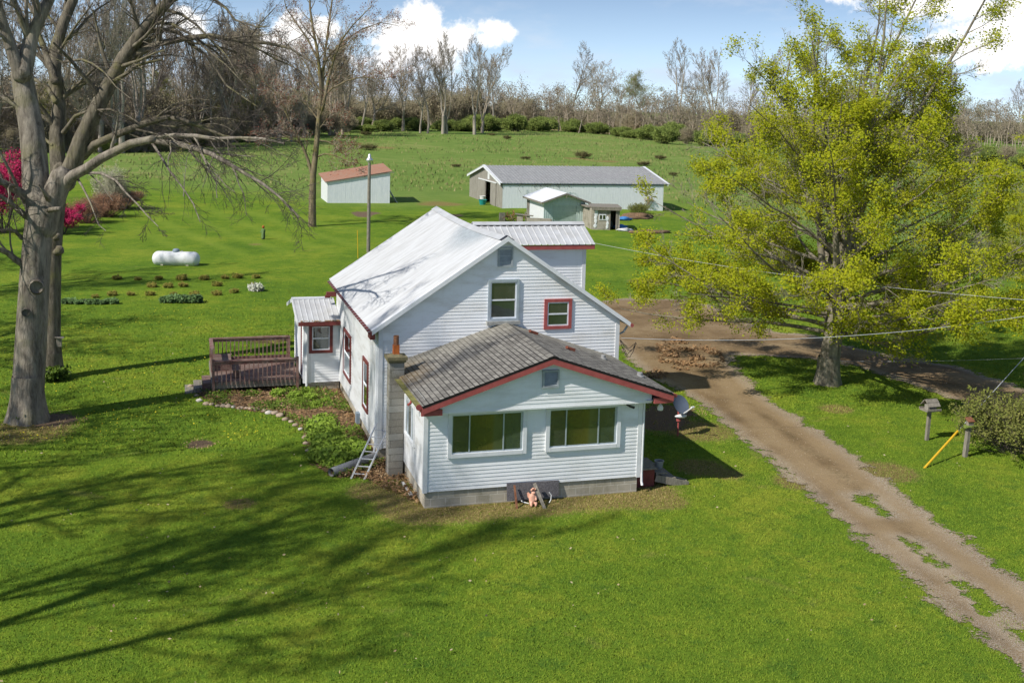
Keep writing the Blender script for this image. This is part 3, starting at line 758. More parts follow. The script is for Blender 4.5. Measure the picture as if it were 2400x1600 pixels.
def win(parent, o, ux, n, s0, s1, z0, z1, trim, tw=.09, style='hung', sill=None, label=None, proud=.055, inner=None, sash=None):
    """window = outer casing; sash and pane are its sub-parts"""
    o, ux, n = Vector(o), Vector(ux), Vector(n); sash = sash or M['sash']
    def P(s, z, d): return o + ux * s + n * d + Vector((0, 0, z))
    def rect(mb, a0, a1, b0, b1, d0, d1):
        q = [P(a0, b0, d0), P(a1, b0, d0), P(a1, b0, d1), P(a0, b0, d1), P(a0, b1, d0), P(a1, b1, d0), P(a1, b1, d1), P(a0, b1, d1)]
        n0 = len(mb.v); mb.v += [tuple(p) for p in q]
        for k in ((0, 3, 2, 1), (4, 5, 6, 7), (0, 1, 5, 4), (1, 2, 6, 5), (2, 3, 7, 6), (3, 0, 4, 7)):
            mb.f.append(tuple(n0 + i for i in k)); mb.uv += [(0, 0)] * 4
    c = MB()
    rect(c, s0, s0 + tw, z0, z1, -.02, proud); rect(c, s1 - tw, s1, z0, z1, -.02, proud)
    rect(c, s0 + tw, s1 - tw, z1 - tw, z1, -.02, proud + .004); rect(c, s0 + tw, s1 - tw, z0, z0 + tw, -.02, proud + .004)
    w_ = c.build('window', trim, parent)
    if label: w_['label'] = label
    a0, a1, b0, b1 = s0 + tw, s1 - tw, z0 + tw, z1 - tw
    fb = MB(); fw_ = .04
    d0, d1 = .012, .036
    if style == 'hung':
        for (p, q, r, t) in ((a0, a0 + fw_, b0, b1), (a1 - fw_, a1, b0, b1), (a0 + fw_, a1 - fw_, b1 - fw_, b1), (a0 + fw_, a1 - fw_, b0, b0 + fw_)): rect(fb, p, q, r, t, d0, d1)
        mz = (b0 + b1) / 2; rect(fb, a0 + fw_, a1 - fw_, mz - .022, mz + .022, d0, d1 + .006)
    else:
        for (p, q, r, t) in ((a0, a0 + .03, b0, b1), (a1 - .06, a1, b0, b1), (a0 + .03, a1 - .06, b1 - .03, b1), (a0 + .03, a1 - .06, b0, b0 + .035)): rect(fb, p, q, r, t, d0, d1)
        L = a1 - a0
        for m in (.245, .725): rect(fb, a0 + L * m - .016, a0 + L * m + .016, b0 + .03, b1 - .03, d0, d1 + .01)
    fb.build('sash', sash, w_)
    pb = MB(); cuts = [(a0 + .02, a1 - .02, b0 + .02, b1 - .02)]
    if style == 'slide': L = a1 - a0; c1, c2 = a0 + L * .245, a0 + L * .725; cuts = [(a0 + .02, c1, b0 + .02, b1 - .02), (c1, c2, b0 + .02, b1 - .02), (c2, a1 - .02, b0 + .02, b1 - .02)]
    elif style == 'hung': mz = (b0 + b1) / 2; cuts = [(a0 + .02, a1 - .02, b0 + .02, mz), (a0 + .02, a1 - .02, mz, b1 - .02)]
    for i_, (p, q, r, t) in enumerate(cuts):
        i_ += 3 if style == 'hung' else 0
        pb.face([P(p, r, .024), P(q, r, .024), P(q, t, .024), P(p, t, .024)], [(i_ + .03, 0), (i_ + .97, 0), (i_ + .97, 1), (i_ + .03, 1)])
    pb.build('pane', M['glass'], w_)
    if sill:
        sb = MB(); rect(sb, s0 - .03, s1 + .04, z0 - .10, z0 - .002, 0, proud + .07); sb.build('sill', sill, w_)
    return w_

def louver(parent, o, ux, n, s0, s1, z0, z1):
    o, ux, n = Vector(o), Vector(ux), Vector(n); mb = MB()
    def P(s, z, d): return o + ux * s + n * d + Vector((0, 0, z))
    for a, b, c, d in ((s0, s0 + .05, z0, z1), (s1 - .05, s1, z0, z1), (s0 + .05, s1 - .05, z0, z0 + .05), (s0 + .05, s1 - .05, z1 - .05, z1)):
        mb.bar(P((a + b) / 2, c, .025), P((a + b) / 2, d, .025), b - a, .07, n) if b - a < .08 else mb.bar(P(a, (c + d) / 2, .026), P(b, (c + d) / 2, .026), .07, d - c, Z)
    k = 7
    for i in range(k):
        z = z0 + .06 + (z1 - z0 - .12) * i / k
        mb.face([P(s0 + .05, z, .045), P(s1 - .05, z, .045), P(s1 - .05, z + (z1 - z0 - .12) / k * .95, .008), P(s0 + .05, z + (z1 - z0 - .12) / k * .95, .008)])
    mb.build('gable_vent', M['vent'], parent)

# ---- front room (annex): x 0..6.1, y 0..4.18
W1, D1, XR, ZR, EV, ZE, OV = 6.10, 4.18, 3.335, 3.60, 3.51, 2.43, .423
SL = (ZR - ZE) / EV
def roof_z(x): return ZR - SL * abs(x - XR)
fa = MB()
fa.siding((0, 0, 0), X, -Y, 0, 2.3, lambda z: (0, W1))
fa.build('front_wall', M['siding'], house)
ga_ = MB()
ga_.siding((0, -.25, 0), X, -Y, 2.2, 3.55, lambda z: (max(.0, XR - (ZR - .05 - z) / SL), min(6.28, XR + (ZR - .05 - z) / SL)), .1016, .013)
ga_.box(0.0, -.27, 2.15, 6.28, -.02, 2.2)
ga_.build('gable_wall', M['siding'], house)
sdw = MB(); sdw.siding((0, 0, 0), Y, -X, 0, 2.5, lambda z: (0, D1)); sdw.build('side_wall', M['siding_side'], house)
sdw = MB(); sdw.siding((W1, 0, 0), Y, X, 0, 2.5, lambda z: (0, D1)); sdw.build('side_wall', M['siding'], house)
ct = MB(); ct.box(-.028, -.03, -.02, .09, .06, 2.148); ct.cut(); ct.box(W1 - .09, -.03, -.02, W1 + .028, .06, 2.148); ct.cut(); ct.each('corner_trim', M['trim'], house)
fo = MB()
fo.box(.04, .03, -1.0, W1 - .04, D1, -.004); fo.build('foundation', M['block'], house)
# roof: shingle courses
rf = MB(); LY = D1 + OV
for sgn in (-1, 1):
    run = math.hypot(EV, ZR - ZE); nco = int(run / .14)
    dirv = Vector((sgn * EV, 0, ZE - ZR)).normalized(); up = Vector((sgn * (ZR - ZE), 0, EV)).normalized()
    for i in range(nco + 1):
        a, b = i * .14, min(run, (i + 1) * .14)
        if b - a < .01: continue
        p = Vector((XR, 0, ZR))
        A0, B0 = p + dirv * a + up * .004, p + dirv * b + up * .014
        rf.face([A0 - Y * (OV + .055), B0 - Y * (OV + .055), B0 + Y * (D1 - .0), A0 + Y * (D1 - .0)], [(0, a), (0, b), (LY, b), (LY, a)])
        C0 = p + dirv * b + up * .004
        rf.face([B0 - Y * (OV + .055), C0 - Y * (OV + .055), C0 + Y * D1, B0 + Y * D1], [(0, b), (0, b), (LY, b), (LY, b)])
for i in range(int(LY / .14)):
    y0 = -OV - .055 + i * .14
    for sgn in (-1, 1):
        rf.face([(XR, y0, ZR + .03), (XR + sgn * .15, y0, ZR + .03 - SL * .15), (XR + sgn * .15, y0 + .15, ZR + .022 - SL * .15), (XR, y0 + .15, ZR + .022)], [(i * .9, .05), (i * .9, .1), (i * .9 + .1, .1), (i * .9 + .1, .05)])
rf.build('shingle_roof', M['shingle'], house)
dk = MB()
for sgn in (-1, 1):
    dk.slab((XR, -OV - .05, ZR - .004), (XR + sgn * (EV - .01), -OV - .05, ZE - .004), (XR + sgn * (EV - .01), D1, ZE - .004), (XR, D1, ZR - .004), .05 * sgn)
dk.build('roof_deck', M['dark'], house)
fs = MB()
for sgn in (-1, 1):
    a = Vector((XR, -OV - .015, ZR - .13)); b = Vector((XR + sgn * EV, -OV - .015, ZE - .13))
    h = .085
    fs.slab(a + Z * h, b + Z * h, b - Z * h, a - Z * h, .03 * sgn)
    e = Vector((XR + sgn * (EV - .0), 0, ZE)); 
    x0, x1 = sorted((e.x, e.x - sgn * .55))
    fs.box(x0, -OV + .01, ZE - .27, x1, -OV + .1, ZE - .12)       # boxed eave return
    fs.box(min(e.x, e.x - sgn * .03), -OV + .02, ZE - .2, max(e.x, e.x - sgn * .03), D1 - (1.1 if sgn < 0 else 0.02), ZE - .03); fs.cut()
fs.each('fascia', M['red'], house)
sf = MB()
for sgn in (-1, 1):
    e = XR + sgn * (EV - .04); wx = 0 if sgn < 0 else W1
    sf.box(min(e, wx), -OV + .1, ZE - .215, max(e, wx), D1 - .02, ZE - .2); sf.cut()
sf.each('soffit', M['trim'], house)
gu = MB()
gx = XR - EV - .07
prof = [(.065 * math.cos(a), .065 * math.sin(a)) for a in [PI + PI * k / 6 for k in range(7)]]
def gutter(mb, p, q, r=.065):
    p, q = Vector(p), Vector(q); d = (q - p).normalized(); sd_ = d.cross(Z).normalized(); k = 8
    for i in range(k):
        a0, a1 = PI + PI * i / k, PI + PI * (i + 1) / k
        o0 = sd_ * (r * math.cos(a0)) + Z * (r * math.sin(a0)); o1 = sd_ * (r * math.cos(a1)) + Z * (r * math.sin(a1))
        mb.face([p + o0, q + o0, q + o1, p + o1]); 
    mb.face([p + sd_ * r - Z * .03, p - sd_ * r - Z * .03, q - sd_ * r - Z * .03, q + sd_ * r - Z * .03])
gutter(gu, (gx, -OV + .03, ZE - .0), (gx, 2.6, ZE - .0), .075)
gu.build('gutter', M['gutter_moss'], house)
gu = MB(); gu.tube([(gx, -OV + .03, ZE - .03), (gx, -OV + .01, ZE - .03)], .08, 10); gu.tube([(gx, .55, ZE - .09), (gx - .02, .55, ZE - .17), (gx - .1, .5, ZE - .2)], .035, 8)
gu.cut(); gutter(gu, (XR + EV + .055, -OV + .0, ZE - .05), (XR + EV + .055, D1 - .05, ZE - .05), .055); gu.tube([(XR + EV + .055, -OV, ZE - .07), (XR + EV + .055, -OV - .012, ZE - .07)], .06, 8); gu.cut()
gu.each('gutter', M['red'], house)
louver(house, (0, -.266, 0), X, -Y, 3.10, 3.56, 2.72, 3.2)
for s0, s1 in ((.62, 2.78), (3.32, 5.475)):
    win(house, (0, 0, 0), X, -Y, s0, s1, .89, 2.145, M['trim'], .105, 'slide', proud=.075, sash=M['sash_blue'])
win(house, (0, 0, 0), Y, -X, 1.15, 2.5, .85, 2.0, M['trim'], .09, 'slide', proud=.05)
ds = MB(); ds.tube([(W1 + .075, -.01, 2.15), (W1 + .075, -.02, .1), (W1 + .075, -.04, -.16), (W1 + .075, -.09, -.24)], .035, 8); ds.build('downspout', M['trim'], house)
fl = MB(); fl.lathe((6.62, -.1, 1.97), [(.0, .06), (.05, .06), (.08, .0), (.085, -.06), (.07, -.09), (0, -.07)], 14); fl.bar((6.62, -.1, 2.03), (6.62, -.05, 2.2), .03, .03); fl.build('floodlight', M['dish_white'], house)
cm = MB(); cm.tube([(5.62, -.06, 2.08), (5.72, -.1, 2.03), (5.84, -.1, 1.99)], [.018, .028, .035], 8); cm.tube([(5.70, -.07, 2.06), (5.9, -.05, 2.09), (6.08, -.05, 2.17)], .006, 5); cm.tube([(5.6, -.03, 2.17), (5.66, -.07, 2.07)], .008, 5); cm.build('camera_bracket', M['black'], house)
rv = MB()
for x, y, r in ((5.95, 2.6, .07), (6.45, 1.0, .085)):
    rv.lathe((x, y, roof_z(x)), [(r * 1.5, -.03), (r * 1.5, .025), (r, .04), (r * .9, .12), (0, .13)], 12); rv.cut()
rv.each('roof_vent', M['galv'], house)

# chimney
ch = MB(); ch.box(-.45, 2.65, -.9, -.03, 3.05, 2.93)
chim = ch.build('chimney', M['chimney_block'], house)
c2 = MB(); c2.box(-.53, 2.57, 2.93, .05, 3.13, 3.02); c2.box(-.49, 2.61, 2.86, .01, 3.09, 2.93); c2.lathe((-.24, 2.85, 3.02), [(.26, 0), (.16, .05), (.0, .06)], 10); c2.build('cap', M['stone'], chim)
c3 = MB(); c3.box(-.325, 2.765, 3.03, -.155, 2.935, 3.33); c3.build('flue_tile', M['clay'], chim)
c4 = MB(); c4.lathe((-.24, 2.85, 3.33), [(.0, .0), (.078, 0), (.078, .26), (.066, .26), (.066, .1), (0, .1)], 14); c4.build('flue_pipe', M['rust'], chim)

# ---- main block: x -.484..7.05, y 4.18..13.5
X0, X1, Y0, Y1 = -.484, 7.05, 4.18, 13.5
MX, MZ, ME, MEV = 3.322, 6.212, 4.058, 3.492
MS = (MZ - MEV) / ME
def main_z(x): return MZ - MS * abs(x - MX)
mf = MB(); mf.siding((0, Y0, 0), X, -Y, -.08, 6.1, lambda z: (max(X0, MX - (MZ - .1 - z) / MS), min(X1, MX + (MZ - .1 - z) / MS)))
mf.build('front_wall', M['siding_old'], house)
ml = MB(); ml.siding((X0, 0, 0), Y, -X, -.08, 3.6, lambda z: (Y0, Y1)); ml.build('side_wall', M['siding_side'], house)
ml = MB(); ml.siding((X1, 0, 0), Y, X, -.08, 3.6, lambda z: (Y0, Y1)); ml.build('side_wall', M['siding'], house)
ml = MB(); ml.siding((0, Y1, 0), X, Y, -.08, 6.1, lambda z: (max(X0, MX - (MZ - .1 - z) / MS), min(X1, MX + (MZ - .1 - z) / MS))); ml.build('rear_wall', M['siding'], house)
mt = MB()
for x in (X0, X1): mt.box(x - .03 if x < 0 else x - .1, Y0 - .032, -.1, x + .1 if x < 0 else x + .03, Y0 + .1, 3.58); mt.cut()
mt.each('corner_trim', M['trim'], house)
fm_ = MB(); fm_.box(X0 + .05, Y0 + .05, -1.0, X1 - .05, Y1 - .05, -.085); fm_.build('foundation', M['block'], house)
mr = MB()
FY, RY = Y0 - .18, 13.75; LR = RY - FY
for sgn in (-1, 1):
    H = math.hypot(ME, MZ - MEV)
    mr.corr((MX, FY - .03, MZ), Y, LR + .03, (sgn * ME, 0, MEV - MZ), H, .076, .014, 5, 'sin', 6, .11)
mr.build('metal_roof', M['steel_roof'], house, True)
mrt = MB()
for sgn in (-1, 1):
    a = Vector((MX, FY - .012, MZ + .025)); b = Vector((MX + sgn * ME, FY - .012, MEV + .025))
    mrt.slab(a, b, b - Z * .14, a - Z * .14, .02 * sgn)
    mrt.slab(a + Y * .01, b + Y * .01, b + Y * .16, a + Y * .16, .008 * sgn); mrt.cut()
mrt.each('rake_trim', M['trim'], house)
msf = MB()
for sgn in (-1, 1):
    msf.slab((MX, FY - .011, MZ - .06), (MX + sgn * (ME - .03), FY - .011, MEV - .06), (MX + sgn * (ME - .03), RY - .03, MEV - .08), (MX, RY - .03, MZ - .20), .03); msf.cut()
msf.each('soffit', M['vent'], house)
mc = MB(); n_ = 14
for i in range(n_):
    t0, t1 = i / n_, (i + 1) / n_
    z0_, z1_ = MZ - .11 * math.sin(PI * t0) + .03, MZ - .11 * math.sin(PI * t1) + .03
    for sgn in (-1, 1):
        mc.face([(MX, FY + LR * t0, z0_), (MX + sgn * .2, FY + LR * t0, z0_ - .2 * MS + .012), (MX + sgn * .2, FY + LR * t1, z1_ - .2 * MS + .012), (MX, FY + LR * t1, z1_)])
mc.build('ridge_cap', M['wing_metal'], house)
rd = MB(); rd.slab((MX - .22, FY + .02, MZ - .09), (MX, FY + .02, MZ + .05), (MX, FY + .2, MZ + .05), (MX - .22, FY + .2, MZ - .09), .012); rd.slab((MX, FY + .02, MZ + .05), (MX + .22, FY + .02, MZ - .09), (MX + .22, FY + .2, MZ - .09), (MX, FY + .2, MZ + .05), .012); rd.build('ridge_closure', M['black'], house)
mg = MB(); lx = MX - ME
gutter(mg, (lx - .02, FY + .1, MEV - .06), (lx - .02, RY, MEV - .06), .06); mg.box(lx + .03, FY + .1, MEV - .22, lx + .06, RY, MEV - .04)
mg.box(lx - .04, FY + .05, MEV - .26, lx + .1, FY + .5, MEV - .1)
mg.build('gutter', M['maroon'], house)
gb = MB()
for i in range(26):
    y = FY + .2 + (LR - .4) * i / 25; gb.bar((lx - .09, y, MEV - .055), (lx + .05, y, MEV - .03), .02, .012); gb.cut()
gb.each('gutter_strap', M['alu'], house)
mg = MB(); rx = MX + ME; gutter(mg, (rx + .04, FY - .02, MEV - .05), (rx + .04, RY, MEV - .05), .055); mg.tube([(rx + .04, FY - .02, MEV - .07), (rx + .04, FY - .035, MEV - .07)], .062, 8); mg.build('gutter', M['red'], house)
md = MB(); md.tube([(lx + .02, FY + .25, MEV - .12), (lx + .1, FY + .22, MEV - .3), (X0 - .05, Y0 + .12, MEV - .45), (X0 - .05, Y0 + .12, .1), (X0 - .1, Y0 + .05, -.2)], .04, 8); md.build('downspout', M['trim'], house)
md = MB(); md.tube([(rx - .02, FY + .2, MEV - .13), (rx - .12, FY + .25, MEV - .32), (X1 + .05, Y0 + .12, MEV - .42), (X1 + .05, Y0 + .12, 0)], .035, 8); md.build('downspout', M['vent'], house)
louver(house, (0, Y0, 0), X, -Y, 3.06, 3.53, 5.31, 5.9)
win(house, (0, Y0, 0), X, -Y, 2.78, 3.75, 3.66, 4.93, M['sash_blue'], .075, 'hung', M['sill'], 'window with bare metal casing over a crumbling sill', proud=.07)
win(house, (0, Y0, 0), X, -Y, 4.58, 5.47, 3.35, 4.29, M['red'], .10, 'hung', None, 'small upstairs window in a red casing')
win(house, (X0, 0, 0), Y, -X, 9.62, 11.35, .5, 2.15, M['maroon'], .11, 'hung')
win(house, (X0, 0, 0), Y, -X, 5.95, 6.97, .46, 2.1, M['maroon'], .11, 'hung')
mx_ = MB(); mx_.box(X0 - .13, 7.55, -.3, X0 - .01, 7.8, .05); mx_.tube([(X0 - .06, 7.67, -.3), (X0 - .06, 7.67, -.7)], .025, 6); mx_.build('meter_box', M['tank_dome'], house)
wl = MB()
for k in range(4):
    q = [Vector((X1 + .05, Y0 - .05, 2.95))]; 
    for i in range(1, 7): q.append(q[0] + Vector((.09 * i + .03 * rnd.uniform(-1, 1), -.02, -.55 * math.sin(PI * i / 7) * (.6 + .15 * k) + .05 * rnd.uniform(-1, 1) + .01 * i)))
    wl.tube(q, .010, 5)
wl.build('service_wires', M['black'], house)

# ---- raised cross wing on the far side
WY, WRY, WZR, WZE, WX = 8.0, 9.33, 6.06, 5.45, 7.66
ws = (WZR - WZE) / (WRY - WY)
w1 = MB(); w1.siding((0, 8.25, 0), X, -Y, 1.0, 5.36, lambda z: (max(4.0, MX + (MZ - z) / MS - .2), 7.38)); w1.build('wing_wall', M['siding'], house)
w1 = MB(); w1.siding((7.38, 0, 0), Y, X, -.08, 5.95, lambda z: (max(8.25, WRY - (WZR - .05 - z) / ws), min(10.41, WRY + (WZR - .05 - z) / ws))); w1.build('wing_wall', M['siding'], house)
w1 = MB(); w1.box(7.28, 8.215, -.1, 7.41, 8.33, 5.38); w1.build('corner_trim', M['trim'], house)
wr = MB()
for sgn in (-1, 1):
    H = math.hypot(WRY - WY, WZR - WZE)
    wr.corr((3.6, WRY, WZR), X, WX - 3.6, (0, sgn * (WRY - WY), WZE - WZR), H, .229, .022, 4, 'rib', 1)
wr.build('metal_roof', M['wing_metal'], house)
wc = MB()
for sgn in (-1, 1): wc.slab((3.6, WRY, WZR + .05), (WX + .01, WRY, WZR + .05), (WX + .01, WRY + sgn * .2, WZR + .05 - .2 * ws), (3.6, WRY + sgn * .2, WZR + .05 - .2 * ws), .012 * sgn)
wc.build('ridge_cap', M['wing_metal'], house)
wd = MB(); i = 0
x = 3.7
while x < WX - .1: wd.box(x, WRY - .215, WZR - .2 * ws + .008, x + .16, WRY - .2, WZR - .2 * ws + .03); x += .229
wd.build('ridge_closure', M['dark'], house)
wf = MB(); wf.box(4.6, WY + .02, WZE - .17, WX - .02, WY + .05, WZE - .02); 
wf.slab((WX - .02, WY + .05, WZE - .02), (WX - .02, WRY, WZR - .02), (WX - .02, WRY, WZR - .17), (WX - .02, WY + .05, WZE - .17), .02); wf.build('fascia', M['red'], house)
wsf = MB(); wsf.box(4.6, WY + .05, WZE - .13, WX - .03, 8.26, WZE - .115); wsf.build('soffit', M['trim'], house)

# ---- entry room on the deck side
BX, BY, BR, BZE, BZR, BEY = -1.77, 12.6, 14.3, 2.17, 2.68, 12.3
bs = (BZR - BZE) / (BR - BEY)
b1 = MB(); b1.siding((0, BY, 0), X, -Y, -.14, 2.12, lambda z: (BX, X0 + .05)); b1.build('entry_wall', M['siding'], house)
b1 = MB(); b1.siding((BX, 0, 0), Y, -X, -.14, 2.6, lambda z: (max(BY, BR - (BZR - .05 - z) / bs), min(16.1, BR + (BZR - .05 - z) / bs))); b1.build('entry_wall', M['siding'], house)
b1 = MB(); b1.box(BX - .03, BY - .03, -.16, BX + .24, BY + .01, 2.1); b1.box(BX - .032, BY, -.16, BX + .01, BY + .1, 2.1); b1.build('corner_trim', M['trim'], house)
b1 = MB(); b1.box(BX + .05, BY + .05, -1, X0, 16, -.145); b1.build('foundation', M['block'], house)
b1 = MB(); b1.tube([(BX + .09, BY - .07, 2.1), (BX + .09, BY - .07, -.25)], .045, 8); b1.build('downspout', M['trim'], house)
br_ = MB()
for sgn in (-1, 1):
    br_.corr((-2.05, BR, BZR), X, 1.55, (0, sgn * (BR - BEY), BZE - BZR), math.hypot(BR - BEY, BZR - BZE), .19, .02, 4, 'rib', 1)
br_.build('metal_roof', M['wing_metal'], house)
bc = MB(); bc.box(-2.07, BR - .12, BZR - .02, -.6, BR + .12, BZR + .04); bc.slab((-2.07, BEY, BZE + .02), (-2.07, BR, BZR + .02), (-2.07, BR, BZR - .12), (-2.07, BEY, BZE - .12), .02); bc.slab((-2.07, 16.3, BZE + .02), (-2.07, BR, BZR + .02), (-2.07, BR, BZR - .12), (-2.07, 16.3, BZE - .12), -.02); bc.build('ridge_cap', M['trim'], house)
bf = MB(); bf.box(-2.02, BEY - .05, BZE - .14, -.5, BEY + .03, BZE - .01); bf.build('gutter', M['maroon'], house)
bl_ = MB()
for k in range(60): bl_.blob((-1.95 + 1.4 * (1 - rnd.random() ** 2), BEY + rnd.uniform(-.02, .12), BZE + .02), (.04, .03, .015), k, .5, 5, 3)
bl_.build('gutter_debris', M['litter'], house)
win(house, (0, BY, 0), X, -Y, -1.60, -.74, .95, 2.05, M['maroon'], .11, 'hung')
dr = MB(); dr.box(BX - .035, 13.3, 0.0, BX - .005, 14.3, 2.05); door = dr.build('door', M['maroon'], house)
d2 = MB(); d2.box(BX - .055, 13.4, .05, BX - .037, 14.2, 1.97); d2.build('door_panel', M['trim'], door)
bft = MB(); bft.box(-.85, 13.55, 2.86, -.45, 13.72, 3.02); bft.box(-.9, 13.6, 2.8, -.7, 13.72, 2.9); bft.build('eave_return', M['maroon'], house)

# ---- deck
deck = thing('wooden_deck', 'worn maroon painted wooden deck with railings beside the entry room', 'deck', (-3.4, 14.5, -.45))
dx0, dx1, dy0, dy1, dz = -5.0, -1.88, 12.75, 16.3, 0.0
db = MB(); y = dy0
while y < dy1 - .01:
    db.box(dx0, y, dz - .035, dx1, min(y + .134, dy1), dz + rnd.uniform(-.003, .003)); y += .142
db.build('floor_boards', M['deck'], deck)
df_ = MB(); df_.box(dx0 - .01, dy0 - .04, dz - .24, dx1, dy0 - .002, dz - .03); df_.box(dx0 - .04, dy0, dz - .24, dx0 - .002, dy1, dz - .03); df_.box(dx0, dy1 + .002, dz - .24, dx1, dy1 + .04, dz - .03); df_.build('rim_board', M['old_wood'], deck)
for (x, y, b) in ((dx0 + .03, dy0 - .06, .82), (dx1 - .12, dy0 - .06, .82), (dx0 + .03, dy1 - .05, .86), (dx1 - .1, dy1 - .05, .86), (dx0 + .03, 14.35, .86)):
    pb = MB(); pb.box(x - .045, y - .045, -.9, x + .045, y + .045, b); pb.build('post', M['deck_red'], deck)
def rail(p, q, top, low, nb, side):
    r = MB(); p, q = Vector(p), Vector(q)
    r.bar(p + Z * top, q + Z * top, .14, .04); r.bar(p + Z * (top - .09), q + Z * (top - .09), .04, .09)
    if low > .05: r.bar(p + Z * low, q + Z * low, .04, .09)
    r.build('rail', M['deck_red'], deck)
    for i in range(nb):
        t = (i + .5) / nb; a = p.lerp(q, t) + side * .03
        if nb == 19 and i in (2, 9): lo = low + .25
        else: lo = low
        b = MB(); b.bar(a + Z * (lo - .06), a + Z * (top - .06), .036, .036, Y); b.build('baluster', M['deck_red'], deck)
rail((dx0 + .08, dy0 - .05, dz), (dx1 - .16, dy0 - .05, dz), .76, -.05, 18, -Y)
rail((dx0 + .08, dy1 - .05, dz), (dx1 - .1, dy1 - .05, dz), .84, .06, 19, -Y)
rail((dx0 + .03, 14.45, dz), (dx0 + .03, dy1 - .1, dz), .84, .06, 9, X)
be = MB(); be.box(dx0 + .1, 14.4, dz + .005, dx0 + .75, 15.9, dz + .30); be.box(dx0 + .75, 13.15, dz + .004, dx0 + .95, 13.55, dz + .3); be.build('bench_box', M['deck'], deck)
for i in range(3):
    s_ = MB(); x = dx0 - .05 - .30 * i; zt = dz - .10 - .16 * i
    s_.box(x - .30, dy0 + .25, zt - .04, x, dy0 + 1.45, zt)
    s_.box(x - .27, dy0 + .3, -.7, x - .23, dy0 + 1.4, zt - .04); s_.box(x - .30, dy0 + .27, -.7, x, dy0 + .31, zt - .045)
    s_.build('step', M['old_wood'] if i else M['deck'], deck)
sk = MB(); sk.box(dx0 + .1, dy0 + .02, -.6, dx0 + .5, dy0 + .06, -.26); sk.build('skirt_board', M['old_wood'], deck)

# ---- little side stoop at the right of the front room
stoop = thing('wooden_stoop', 'small grey board stoop with steps at the right end of the front room', 'steps', (6.7, 1.2, -.45))
sb = MB(); sb.box(6.13, .32, -.6, 6.72, .36, .05); sb.box(6.68, .36, -.6, 6.72, 1.9, .05); sb.build('side_panel', M['maroon'], stoop)
y = .28
sb = MB()
for i in range(11): sb.box(6.12, y + i * .15, .055, 6.78, y + i * .15 + .138, .095)
sb.build('platform', M['old_wood'], stoop)
for i in range(2):
    s_ = MB(); x = 6.78 + .30 * i; z = -.07 - .17 * i
    s_.box(x, .32, z - .035, x + .31, 1.7, z); s_.box(x + .02, .36, z - .22, x + .05, 1.66, z - .04); s_.build('step', M['old_wood'], stoop)
s_ = MB(); s_.bar((6.75, .30, -.2), (7.75, .26, -.46), .04, .2); s_.bar((7.2, .9, -.30), (7.85, .55, -.44), .09, .04); s_.build('stringer', M['old_wood'], stoop)
# ------------------------------------------------------------------ things around the house
def bucket(name, label, cat, x, y, z, r0, r1, h, mat, fill, group=None):
    t = thing(name, label, cat, (x, y, z), group)
    b = MB(); b.lathe((x, y, z), [(0, 0), (r0, 0), (r1, h), (r1 + .015, h), (r1 + .015, h + .015), (r1 - .012, h + .015), (r1 - .02, h * .8)], 18); b.build('bucket_body', mat, t)
    b = MB(); b.lathe((x, y, z), [(r1 - .015, h * .8), (r1 * .5, h * .86), (0, h * .83)], 14); b.build('soil', fill, t)
    return t
bucket('tin_planter', 'grey tin tub of dark soil standing on the back of the side stoop', 'planter', 6.72, 1.65, .10, .15, .19, .30, M['galv'], M['soil'])
bucket('tin_planter', 'small dented grey pail standing on the stoop step', 'planter', 7.05, .75, -.07, .10, .13, .20, M['galv'], M['soil'])
for (x, y, rz, lab) in ((4.03, 3.45, .25, 'red brick lying on the shingle roof nearer the main wall'), (4.75, 2.15, .2, 'red brick lying on the shingle roof farther down, nearer the front')):
    b = MB(); z = roof_z(x)
    b.bar((-.13, 0, 0), (.13, 0, 0), .12, .075); 
    b.bar((-.17, 0.0, -.01), (-.11, -.03, .03), .1, .06)
    o = b.build('brick', M['brick']); o.location = (x, y, z + .055); o.rotation_euler = (0, math.atan(SL), rz - .12); tag(o, lab, 'brick', 'bricks on the shingle roof')
lad = thing('ladder', 'white aluminium ladder leaning on the house corner by the block chimney', 'ladder', (-1.25, 2.7, -.45))
A0, B0 = gp(822, 1122), gp(846, 1128); A1 = Vector((-.60, 4.0, .66)); B1 = A1 + Vector((.37, -.12, -.03))
A0 = Vector((A0.x, A0.y, terr(A0.x, A0.y))); B0 = A0 + Vector((.36, -.13, 0))
for p, q in ((A0, A1), (B0, B1)):
    b = MB(); b.bar(p, q + (q - p) * .05, .03, .065, Y); b.build('side_rail', M['alu'], lad)
for i in range(7):
    t = (i + .7) / 7.2; b = MB(); b.tube([A0.lerp(A1, t), B0.lerp(B1, t)], .017, 6); b.build('rung', M['alu'], lad)
p0, p1 = gp(776, 1117), gp(880, 1081)
b = MB(); q0 = p0 + Z * .13; q1 = p1 + Z * .16
b.tube([q0, q0.lerp(q1, .5), q1], .125, 16, False); b.tube([q1, q0.lerp(q1, .5), q0], .115, 16, False)
for i in range(2): b.tube([q0.lerp(q1, .45 + .12 * i) + Vector((.02, -.13, .06)), q0.lerp(q1, .47 + .12 * i) + Vector((0, 0, .15)), q0.lerp(q1, .55 + .1 * i) + Vector((.05, .12, -.02))], .007, 5)
tag(b.build('drain_pipe', M['galv'], None, True), 'length of grey drain pipe lying at the house corner behind the ladder', 'pipe')

